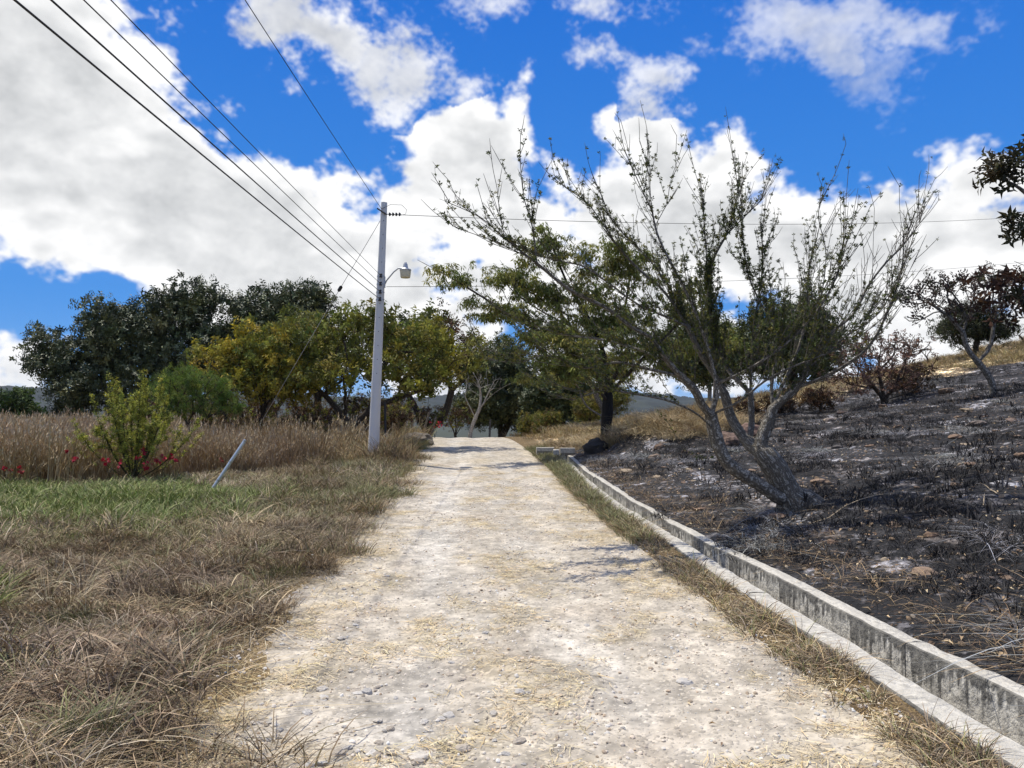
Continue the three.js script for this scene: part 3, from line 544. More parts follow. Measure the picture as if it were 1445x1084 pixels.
// leaves round the ends of the skeleton
function leaves(t, S, { geos, mat = LEAF, per = 6, rad = 0.3, flat = 1, colors, scale = [0.7, 1.2], droop = false, keep = () => true, from = 0, name = 'foliage', up = 0, vary = 0.28 }, r) {
  const lists = geos.map(() => []);
  for (const k of S.tips) {
    const p0 = S.p[k]; if (!keep(p0)) continue;
    const tone = pick(r, colors), n = Math.max(1, Math.round(per * (0.6 + 0.8 * r())));
    for (let i = 0; i < n; i++) {
      let q = k, back = Math.floor(r() * (from + 1)); while (back-- > 0 && S.par[q] > 0) q = S.par[q];
      const a = r() * 6.283, z = r() * 2 - 1, m = Math.cbrt(r()) * rad, s = Math.sqrt(1 - z * z), p = S.p[q].clone().add(V(Math.cos(a) * s * m, z * m * flat + up, Math.sin(a) * s * m));
      const e = droop ? new THREE.Euler((r() - 0.5) * 0.7, r() * 6.283, (r() - 0.5) * 0.7) : new THREE.Euler(r() * 6.283, r() * 6.283, r() * 6.283);
      const g = Math.floor(r() * geos.length); lists[g].push([p, e, lerp(scale[0], scale[1], r()), shade(r, r() < 0.8 ? tone : pick(r, colors), vary)]);
    }
  }
  geos.forEach((g, k) => { if (lists[k].length) instances(name, g, mat, lists[k], t); });
}
// leaves set along the thin shoots
function leavesAlong(t, S, { geos, mat = LEAF, every = 0.05, maxR = 0.012, off = 0.02, colors, scale = [0.7, 1.2], chance = () => 1, name = 'foliage' }, r) {
  const lists = geos.map(() => []);
  for (let k = 1; k < S.p.length; k++) {
    if (S.r[k] > maxR) continue; const a = S.p[S.par[k]], b = S.p[k], n = a.distanceTo(b) / every, ch = chance(b);
    for (let i = 0; i < n; i++) { if (r() > ch * Math.min(1, n - i + 0.0)) continue; const p = a.clone().lerp(b, r()).add(V((r() - 0.5) * off, (r() - 0.5) * off, (r() - 0.5) * off)), g = Math.floor(r() * geos.length); lists[g].push([p, new THREE.Euler((r() - 0.5) * 2, r() * 6.283, (r() - 0.5) * 2), lerp(scale[0], scale[1], r()), shade(r, pick(r, colors))]); }
  }
  geos.forEach((g, k) => { if (lists[k].length) instances(name, g, mat, lists[k], t); });
}
function inLobes(lobes, n, r, shell = 0.35) {              // points inside a union of ellipsoids [x, y, z, rx, ry, rz], more of them near the surface
  const vol = lobes.map((l) => Math.pow(l[3] * l[4] * l[5], 0.75)), sum = vol.reduce((a, b) => a + b, 0), out = [];
  while (out.length < n) { let q = r() * sum, k = 0; while (q > vol[k]) q -= vol[k++]; const l = lobes[k], a = r() * 6.283, z = r() * 2 - 1, s = Math.sqrt(1 - z * z), m = Math.pow(r(), shell); out.push(V(l[0] + Math.cos(a) * s * m * l[3], l[1] + z * m * l[4], l[2] + Math.sin(a) * s * m * l[5])); }
  return out;
}
const sprigs = {
  oak: [1, 2, 3].map((s) => sprig(s, 9, 0.22, 0.13, 0.055, { spread: 0.9 })),
  broad: [4, 5, 6].map((s) => sprig(s, 8, 0.24, 0.15, 0.075, { spread: 1, up: 0.0 })),
  droop: [7, 8, 9].map((s) => sprig(s, 8, 0.22, 0.19, 0.05, { droop: 0.9, spread: 0.75 })),
  tiny: [10, 11].map((s) => sprig(s, 5, 0.03, 0.034, 0.018, { spread: 1, up: 0.4 })),
  small: [12, 13].map((s) => sprig(s, 7, 0.08, 0.05, 0.022, { spread: 0.9 })),
  feather: [14, 15].map((s) => sprig(s, 16, 0.2, 0.06, 0.014, { spread: 1, up: 0.1 })),
  large: [16, 17, 18].map((s) => sprig(s, 6, 0.15, 0.19, 0.066, { spread: 0.9, up: 0.45 })),
  dry: [19, 20].map((s) => sprig(s, 6, 0.14, 0.12, 0.055, { spread: 0.8, droop: 0.4 })),
};
const sprays = {
  oak: [1, 2, 3, 4].map((k) => clump(sprigs.oak, 8, 0.55, 700 + k, { scale: [1.1, 1.8] })),
  broad: [1, 2, 3, 4].map((k) => clump(sprigs.broad, 6, 0.34, 710 + k, { flat: 0.7, scale: [0.8, 1.35] })),
  droop: [1, 2, 3].map((k) => clump(sprigs.droop, 4, 0.26, 720 + k, { flat: 0.5, droop: true, scale: [0.6, 1.05] })),
  feather: [1, 2, 3].map((k) => clump(sprigs.feather, 6, 0.2, 730 + k, { flat: 0.6 })),
  small: [1, 2, 3].map((k) => clump(sprigs.small, 7, 0.27, 740 + k, { scale: [1.2, 2.2] })),
  dry: [1, 2, 3].map((k) => clump(sprigs.dry, 4, 0.2, 750 + k, { scale: [0.55, 1.0] })),
};
// one tree: lobes in metres from its base
function tree(spec) {
  const r = rng(spec.seed), t = thing(spec.name, spec.label, spec.category ?? 'tree', [spec.x, G(spec.x, spec.d) + (spec.sink ?? -0.05), -spec.d], spec.group), S = new Skeleton();
  (spec.trunks ?? [[[0, -0.15, 0], [0.05, 1, 0]]]).forEach((pts, k) => (k ? S.limb(pts, spec.step ?? 0.3) : S.path(pts, -1, spec.step ?? 0.3)));
  S.tips.length = 0;
  S.grow(inLobes(spec.lobes, spec.n, r, spec.shell ?? 0.35), { step: spec.step ?? 0.3, lenW: spec.lenW ?? 0.3, bend: spec.bend ?? 0.45, jitter: spec.jitter ?? 0.06, up: spec.up ?? 0 }, r);
  S.thicken(spec.tip ?? 0.012, spec.trunkR ?? 0.2, spec.power ?? 2.3);
  dress(t, S, { bark: spec.bark ?? bark.brown, trunkBark: spec.trunkBark, limbR: spec.limbR ?? 0.05, seg: spec.seg ?? 10 });
  for (const l of spec.leaves ?? []) leaves(t, S, l, r);
  return t;
}
const OAK = [[0.062, 0.078, 0.024], [0.082, 0.098, 0.030], [0.115, 0.125, 0.045], [0.046, 0.060, 0.020]];
const OLIVE = [[0.16, 0.175, 0.032], [0.20, 0.20, 0.040], [0.12, 0.145, 0.032], [0.25, 0.215, 0.045]];
const YELLOW = [[0.33, 0.27, 0.030], [0.27, 0.25, 0.036], [0.19, 0.20, 0.034], [0.38, 0.29, 0.04]];
const BROWN = [[0.11, 0.055, 0.026], [0.085, 0.045, 0.03], [0.14, 0.085, 0.035], [0.06, 0.04, 0.022]];
const PURPLE = [[0.055, 0.032, 0.026], [0.040, 0.030, 0.024], [0.075, 0.045, 0.032], [0.045, 0.045, 0.022]];

// --- big dark evergreens behind the tall grass
tree({ name: 'oak_tree', label: 'big dark evergreen oak with wide lumpy crown behind the tall dry grass', seed: 101, x: -22.5, d: 46, trunkR: 0.34, n: 430, step: 0.5, sink: -0.2,
  trunks: [[[0, -0.2, 0], [0.2, 1.4, 0], [0.8, 3, 0]], [[0, 1.2, 0], [-1.6, 3.2, 0.3]], [[0.2, 1.4, 0], [2, 3.5, -0.4]]],
  lobes: [[1.84, 7.19, 0, 2.7, 2.2, 2.4], [-0.648, 6.03, 0.5, 2.2, 1.9, 2], [-3.89, 4.99, 0.3, 2.1, 1.6, 1.9], [-5.29, 5.68, 0, 1.2, 0.9, 1.1], [-1.94, 3.48, 1, 2.5, 1.7, 2], [1.73, 4.18, 1.2, 2.6, 2, 2], [3.46, 8.82, 0, 1.5, 1.25, 1.5], [-2.48, 7.66, 0, 1.3, 1, 1.2], [4.32, 5.34, 0.4, 1.8, 2.4, 1.8], [-3.46, 2.09, 0.8, 1.6, 1.2, 1.4]],
  leaves: [{ geos: sprays.oak, mat: LEAF_GLOSSY, per: 2.73, rad: 0.37, colors: OAK, scale: [0.94, 1.27], from: 1 }] });
tree({ name: 'oak_tree', label: 'dark evergreen tree with two rounded tops behind the yellow green trees', seed: 102, x: -14.6, d: 47, trunkR: 0.32, n: 320, step: 0.5, sink: -0.2,
  trunks: [[[0, -0.2, 0], [0, 1.6, 0], [-0.3, 3.2, 0]], [[0, 1.6, 0], [1.6, 4, 0.2]]],
  lobes: [[-2, 7.3, 0, 1.7, 1.9, 1.8], [0.1, 8.09, 0, 1.9, 1.9, 1.9], [2, 8.55, 0, 1.7, 1.5, 1.6], [0, 5.47, 0.8, 3.2, 2, 2.2], [-2.6, 5.02, 0.6, 2, 2, 1.8], [2.4, 5.47, 0.2, 1.6, 2, 1.6]],
  leaves: [{ geos: sprays.oak, mat: LEAF_GLOSSY, per: 2.73, rad: 0.36, colors: OAK, scale: [0.94, 1.27], from: 1 }] });
tree({ name: 'oak_tree', label: 'low dark bushy tree standing at the left edge of the tall grass, leaves glossy green', seed: 103, x: -24.6, d: 38, trunkR: 0.12, n: 70, step: 0.3,
  lobes: [[0, 1.7, 0, 0.9, 0.8, 0.8], [0.7, 1.2, 0, 0.8, 0.7, 0.8], [-0.3, 2.3, 0, 0.5, 0.4, 0.5]], leaves: [{ geos: sprays.broad, per: 1.58, rad: 0.21, colors: [[0.05, 0.085, 0.02], [0.07, 0.10, 0.025]], scale: [0.91, 1.23], from: 1 }] });
tree({ name: 'shrub', category: 'shrub', label: 'small rounded yellow shrub beyond the tall grass against the far mountain', seed: 104, x: -28.2, d: 40, trunkR: 0.08, n: 60, step: 0.3, lobes: [[0, 0.9, 0, 1.2, 0.8, 1], [-0.9, 0.8, 0, 0.9, 0.7, 0.8]], leaves: [{ geos: sprays.broad, per: 1.58, rad: 0.21, colors: YELLOW, scale: [0.79, 1.07], from: 1 }] });

// --- yellow green trees along the left of the road
tree({ name: 'roadside_tree', label: 'yellow green spreading tree with forked trunk directly behind the lamp pole', seed: 111, x: -5.5, d: 27, trunkR: 0.19, n: 248, step: 0.25, limbR: 0.035, lenW: 0.45, bark: bark.brown,
  trunks: [[[0, -0.2, 0], [-0.05, 0.6, 0], [-0.35, 1.15, 0.1]], [[-0.1, 0.8, 0], [0.35, 1.25, 0.1], [0.7, 1.55, 0.2], [1.7, 1.9, 0.3], [3.0, 2.4, 0.3]], [[-0.35, 1.15, 0.1], [-1.0, 1.9, 0], [-1.8, 2.6, 0]], [[-0.35, 1.15, 0.1], [-0.2, 2.2, -0.2], [0.3, 3.2, -0.3]]],
  lobes: [[-1.58, 3.96, 0, 1.4, 0.8, 1.4], [0.21, 4.62, 0, 1.3, 0.7, 1.3], [1.78, 3.96, 0, 1.5, 0.8, 1.4], [3.15, 3.3, 0, 1.3, 0.8, 1.2], [-0.63, 2.86, 0.5, 1.6, 0.6, 1.3], [1.05, 2.97, 0.6, 1.5, 0.6, 1.1], [-2.1, 2.86, 0.3, 0.9, 0.6, 1], [2.52, 2.42, 0.3, 1.3, 0.45, 1]],
  leaves: [{ geos: sprays.broad, per: 0.91, rad: 0.22, flat: 0.6, colors: [...OLIVE, ...YELLOW.slice(1, 3)], scale: [0.85, 1.15], from: 1 }] });
tree({ name: 'roadside_tree', label: 'golden yellow topped tree with several thin stems in front of the dark oaks', seed: 112, x: -8.9, d: 26, trunkR: 0.13, n: 221, step: 0.25, limbR: 0.03, lenW: 0.5,
  trunks: [[[0, -0.2, 0], [0.02, 0.5, 0], [-0.1, 1.1, 0]], [[0, 0.2, 0], [0.35, 0.9, 0.1], [0.6, 1.7, 0]], [[0, 0.15, 0], [-0.4, 0.8, 0.1], [-0.9, 1.5, 0]]],
  lobes: [[0.105, 3.92, 0, 1.3, 0.55, 1.1], [-0.525, 3.29, 0.1, 1.4, 0.5, 1.1], [0.945, 3.18, 0.2, 1.3, 0.5, 1.1], [0.42, 2.44, 0.5, 1.5, 0.5, 1], [-0.63, 2.44, 0.3, 1, 0.4, 0.9], [1.78, 2.33, 0.2, 0.9, 0.6, 0.8]],
  leaves: [{ geos: sprays.broad, per: 0.99, rad: 0.19, flat: 0.5, colors: [...YELLOW, YELLOW[0], OLIVE[0]], scale: [0.77, 1.04], from: 1 }] });
tree({ name: 'roadside_tree', label: 'olive tree crown between the golden tree and the pole, stems bare below', seed: 113, x: -8.0, d: 31, trunkR: 0.16, n: 168, step: 0.3, limbR: 0.035,
  trunks: [[[0, -0.2, 0], [0.1, 1.0, 0], [0.2, 1.8, 0]], [[0, 0.3, 0], [-0.6, 1.4, 0], [-1.2, 2.4, 0]]],
  lobes: [[0, 4.6, 0, 1.7, 0.9, 1.5], [-1.32, 3.6, 0, 1.4, 0.8, 1.3], [1.43, 3.9, 0, 1.3, 0.9, 1.3], [0.22, 3, 0.5, 1.9, 0.7, 1.3]],
  leaves: [{ geos: sprays.broad, per: 0.84, rad: 0.23, flat: 0.7, colors: [...OLIVE, OAK[2]], scale: [0.91, 1.23], from: 1 }] });
tree({ name: 'roadside_tree', label: 'olive and brown leaved tree arching over the road crest, thick trunks below', seed: 114, x: -4.3, d: 38, trunkR: 0.24, n: 264, step: 0.3, limbR: 0.045,
  trunks: [[[0, -0.3, 0], [0.1, 1.0, 0], [0.2, 2.2, 0]], [[0, 0.2, 0], [0.9, 1.1, 0], [1.3, 2.3, 0]], [[0.05, 0.4, 0], [-0.5, 1.6, 0], [-1.2, 2.8, 0]]],
  lobes: [[0.105, 5.5, 0, 1.7, 1, 1.6], [1.68, 4.73, 0, 1.5, 1.1, 1.4], [-1.68, 4.84, 0, 1.6, 1, 1.5], [0.525, 3.74, 0.5, 2.4, 0.8, 1.6], [2.52, 3.52, 0.4, 0.9, 0.7, 1]],
  leaves: [{ geos: sprays.broad, per: 1.06, rad: 0.25, flat: 0.7, colors: [...OLIVE, OAK[1], OAK[2], OLIVE[2]], scale: [0.99, 1.34], from: 1, keep: (p) => p.x < 1.0 || p.y < 4 }, { geos: sprays.dry, per: 1.60, rad: 0.24, colors: [...BROWN, OLIVE[1], YELLOW[0]], scale: [1.54, 2.08], from: 1, keep: (p) => p.x > 0.4 && p.y > 3.8, name: 'brown_foliage' }] });
tree({ name: 'roadside_tree', label: 'dense dark green tree filling the end of the road past the crest', seed: 115, x: -0.7, d: 44, trunkR: 0.26, n: 400, step: 0.35, sink: -0.3,
  trunks: [[[0, -0.4, 0], [0.05, 1, 0], [0, 2, 0]], [[0, 0.4, 0], [0.6, 1.6, 0]]],
  lobes: [[0, 5.3, 0, 1.3, 0.9, 1.2], [-0.7, 4.3, 0, 1.6, 1.1, 1.4], [0.9, 4.1, 0, 1.6, 1.2, 1.4], [0.2, 2.8, 0.4, 2.3, 1.3, 1.6], [2.2, 2.2, 0.3, 1.5, 1.1, 1.3], [-1.3, 2.4, 0, 1.3, 1, 1.2]],
  leaves: [{ geos: sprays.oak, mat: LEAF_GLOSSY, per: 2.31, rad: 0.30, colors: OAK, scale: [0.76, 1.03], from: 1 }] });
tree({ name: 'roadside_tree', label: 'bushy green tree right of the road crest beside the straw bank', seed: 116, x: 2.6, d: 40, trunkR: 0.16, n: 200, step: 0.3, sink: -0.2, lobes: [[0, 2.2, 0, 1.5, 1.1, 1.3], [1.1, 1.6, 0, 1.1, 0.9, 1], [-0.9, 1.5, 0, 1.2, 0.9, 1], [0.2, 3.1, 0, 1.0, 0.8, 1]], leaves: [{ geos: sprays.oak, mat: LEAF_GLOSSY, per: 2.1, rad: 0.25, colors: [[0.05, 0.075, 0.022], [0.07, 0.09, 0.03]], scale: [0.73, 0.99], from: 1 }] });
// the pale bare tree at the crest
{
  const r = rng(117), x = -1.95, d = 35.5, t = thing('bare_tree', 'slender whitish bare tree leaning over the road crest', 'tree', [x, G(x, d) - 0.05, -d]), S = new Skeleton();
  S.path([[0, -0.2, 0], [0.05, 0.35, 0], [0.28, 1.0, 0], [0.45, 1.4, 0]], -1, 0.12);
  S.limb([[0.28, 1.0, 0], [-0.05, 1.6, 0.1], [-0.3, 2.1, 0.1], [-0.55, 2.5, 0]], 0.12); S.limb([[0.45, 1.4, 0], [0.5, 2.0, -0.1], [0.35, 2.7, -0.1], [0.1, 3.1, 0]], 0.12); S.limb([[0.45, 1.4, 0], [0.95, 1.95, 0.1], [1.5, 2.35, 0.1], [2.0, 2.6, 0.2]], 0.12); S.limb([[0.6, 1.55, 0], [1.0, 2.4, 0], [1.25, 2.9, 0]], 0.12);
  S.grow(inLobes([[0.6, 2.7, 0, 1.3, 0.6, 0.8]], 90, r, 0.5), { step: 0.12, lenW: 0.5, bend: 0.5, jitter: 0.05 }, r); S.thicken(0.006, 0.085, 2.3); dress(t, S, { bark: bark.pale, limbR: 0.018, flare: 0.2 });
}
// undergrowth shrubs under the roadside trees
[[-7.2, 28, 1.7, 1, 'tangled brown shrub between the golden tree and the forked trunk'], [-9.8, 29, 1.8, 2, 'tangled brown shrub right behind the golden tree stems'], [-6.7, 25.4, 1.4, 3, 'low brown shrub in the grass left of the lamp pole'], [-5.0, 33, 1.8, 4, 'bare brown shrub under the far end of the arching limb'], [-4.6, 29.5, 1.5, 5, 'brown shrub behind the iron post and boulders'], [-11.3, 29, 1.7, 6, 'brown shrub behind the feathery green tree'], [-10.2, 25.5, 1.3, 7, 'low brown shrub beside the feathery green tree trunk'], [-3.9, 36.5, 1.4, 8, 'small brown shrub by the leaning fence posts at the crest'], [-12.6, 32, 1.9, 11, 'tall brown shrub against the dark oaks'], [-6.2, 31, 1.9, 12, 'tall brown shrub under the olive crown behind the pole'],
  [-14.2, 36, 2.6, 13, 'big dry thicket shrub below the two topped dark tree'], [-11.8, 35.5, 2.5, 14, 'big dry thicket shrub behind the golden tree'], [-9.6, 36, 2.5, 15, 'big dry thicket shrub behind the olive crown stems'], [-7.8, 36.5, 2.4, 16, 'big dry thicket shrub between olive crown and forked tree'], [-6.6, 37.5, 2.3, 17, 'big dry thicket shrub seen past the lamp pole'], [-5.6, 38.5, 2.2, 18, 'dry thicket shrub left of the thick crest trunks'], [-16.8, 38, 2.6, 19, 'big dry thicket shrub at the foot of the large oak'], [-2.9, 39.5, 1.8, 20, 'dry shrub between the crest trunks and the pale bare tree'], [-13.3, 28, 1.5, 21, 'low brown shrub in the tall grass behind the thorn shrub'], [-8.3, 24.3, 1.5, 22, 'thin stemmed brown shrub in front of the golden tree']].forEach(([x, d, h, k, which]) => {
  const r = rng(200 + k), t = thing('brown_shrub', which, 'shrub', [x, G(x, d) - 0.03, -d], 'brown undergrowth shrubs'), S = new Skeleton();
  S.path([[0, -0.1, 0], [0, 0.15, 0]], -1, 0.1); for (let i = 0; i < 6; i++) { const a = i * 1.05 + r(), q = 0.3 + r() * 0.4; S.limb([[0, 0.1, 0], [Math.cos(a) * q * 0.5, h * 0.4, Math.sin(a) * q * 0.5], [Math.cos(a) * q * 1.3, h * 0.8, Math.sin(a) * q]], 0.2); }
  S.tips.length = 0; S.grow(inLobes([[0, h * 0.7, 0, h * 0.6, h * 0.38, h * 0.5]], 130, r, 0.45), { step: 0.2, lenW: 0.4, jitter: 0.08 }, r); S.thicken(0.007, 0.06, 2.3); dress(t, S, { bark: bark.brown, limbR: 0.03, seg: 7 });
  leaves(t, S, { geos: sprays.dry, mat: LEAF_DRY, per: 0.8, rad: 0.11, colors: [...BROWN, OLIVE[0], YELLOW[1], [0.2, 0.15, 0.07]], scale: [0.80, 1.08], from: 1 }, r);
});
[[3.6, 36, 1.5, 1, 'sparse olive scrub bush behind the leaning grey green tree'], [4.9, 38, 1.7, 2, 'taller olive scrub bush farthest past the straw bank'], [0.75, 36.5, 0.9, 3, 'low olive scrub bush at the very edge of the road crest'], [1.5, 35, 0.8, 4, 'low olive scrub bush a step right of the road crest']].forEach(([x, d, h, k, which]) => tree({ name: 'scrub_bush', category: 'shrub', label: which, group: 'scrub right of the road crest', seed: 240 + k, x, d, trunkR: 0.07, n: 90, step: 0.2, bark: bark.brown, lobes: [[0, h * 0.65, 0, h * 0.6, h * 0.4, h * 0.5], [0.4, h * 0.9, 0, h * 0.35, h * 0.3, h * 0.35]], leaves: [{ geos: sprays.small, per: 1.8, rad: 0.15, colors: [...OLIVE, [0.18, 0.14, 0.06]], scale: [0.85, 1.15], from: 1 }] }));

// --- feathery small tree and the vase shaped thorn shrub in the grass
tree({ name: 'feathery_tree', label: 'small feathery green umbrella topped tree behind the thorn shrub', seed: 121, x: -9.4, d: 22.5, trunkR: 0.055, n: 220, step: 0.16, limbR: 0.02, lenW: 0.55, bark: bark.brown,
  trunks: [[[0, -0.2, 0], [0.05, 0.5, 0], [0.02, 0.95, 0]], [[0.05, 0.55, 0], [0.3, 1.0, 0], [0.5, 1.3, 0]], [[0.02, 0.95, 0], [-0.25, 1.5, 0]]],
  lobes: [[0.11, 2.45, 0, 1, 0.3, 0.9], [-0.66, 2.1, 0, 0.75, 0.35, 0.7], [0.825, 2.05, 0, 0.75, 0.35, 0.7], [0, 1.75, 0.3, 0.9, 0.35, 0.6], [1.16, 1.6, 0, 0.4, 0.3, 0.4]],
  leaves: [{ geos: sprays.feather, per: 1.36, rad: 0.12, flat: 0.6, colors: [[0.14, 0.21, 0.036], [0.10, 0.17, 0.03], [0.19, 0.24, 0.045]], scale: [0.87, 1.18], from: 1 }] });
{
  const r = rng(122), x = -7.75, d = 15.8, t = thing('thorn_shrub', 'vase shaped thorny shrub with yellow green leaves rising from the dry grass', 'shrub', [x, G(x, d) - 0.03, -d]), S = new Skeleton();
  S.path([[0, -0.12, 0], [0, 0.1, 0]], -1, 0.08);
  for (let k = 0; k < 19; k++) { const a = k * 2.39 + r() * 0.4, l = k / 18, out = 0.25 + 1.3 * l * (0.75 + 0.4 * r()), top = lerp(2.25, 0.95, l * l) * (0.85 + 0.25 * r()), c = Math.cos(a), s = Math.sin(a) * 0.85; S.limb([[0, 0.08, 0], [c * out * 0.42, top * 0.33, s * out * 0.42], [c * out * 0.8, top * 0.7, s * out * 0.8], [c * out * 1.0, top, s * out]], 0.09); }
  S.grow(inLobes([[0.05, 1.5, 0, 0.8, 0.65, 0.7], [0, 1.05, 0, 1.1, 0.4, 0.9]], 230, r, 0.5), { step: 0.09, lenW: 0.5, bend: 0.6, jitter: 0.05, up: 0.1 }, r); S.thicken(0.005, 0.085, 2.2); dress(t, S, { bark: bark.green, limbR: 0.02, seg: 8, limbSeg: 6, flare: 0.2 });
  leavesAlong(t, S, { geos: sprigs.small, every: 0.022, maxR: 0.022, off: 0.07, colors: [[0.33, 0.34, 0.05], [0.26, 0.285, 0.045], [0.40, 0.39, 0.07], [0.18, 0.22, 0.042]], scale: [0.7, 1.3], chance: (p) => smooth(0.2, 0.9, p.y) }, r);
}
const flowerGeo = [sprig(51, 9, 0.05, 0.05, 0.035, { spread: 1, up: 0.6 })];
[[-7.45, 15.1, 5, 'low plant with crimson bracts at the very foot of the thorn shrub'], [-7.05, 15.5, 4, 'crimson bract plant between the thorn shrub and the leaning pipe'], [-6.75, 15.2, 2, 'small two headed crimson plant nearer the leaning pipe'], [-7.7, 14.7, 3, 'crimson plant in the green grass edge before the thorn shrub'],
  [-9.3, 14.4, 2, 'small crimson plant away from the thorn shrub at the tall grass edge'], [-8.8, 15.3, 2, 'faint red plant half hidden in tall grass beyond the thorn shrub'], [-6.3, 17.5, 1, 'single red bract on a stalk behind the leaning pipe'], [-3.35, 33.5, 6, 'red flowering plant under the trees near the road crest']].forEach(([x, d, n, which], k) => {
  const r = rng(260 + k), t = thing('red_flowering_plant', which, 'flowering plant', [x, G(x, d), -d], 'red flowering plants in the grass'), S = new Skeleton();
  S.path([[0, -0.05, 0], [0, 0.12, 0]], -1, 0.06); for (let i = 0; i < n; i++) S.limb([[0, 0.08, 0], [(r() - 0.5) * 0.25, 0.3, (r() - 0.5) * 0.2], [(r() - 0.5) * 0.55, 0.40 + r() * 0.32, (r() - 0.5) * 0.35]], 0.06);
  S.thicken(0.004, 0.012); dress(t, S, { bark: bark.green, limbR: 0.006, seg: 5 });
  leaves(t, S, { geos: flowerGeo, per: 2.6, rad: 0.06, colors: [[0.36, 0.016, 0.035], [0.44, 0.035, 0.06], [0.28, 0.012, 0.025]], scale: [0.7, 1.3], name: 'red_bracts' }, r); leaves(t, S, { geos: sprigs.small, per: 2, rad: 0.12, colors: OLIVE, scale: [0.50, 0.68], from: 4 }, r);
});

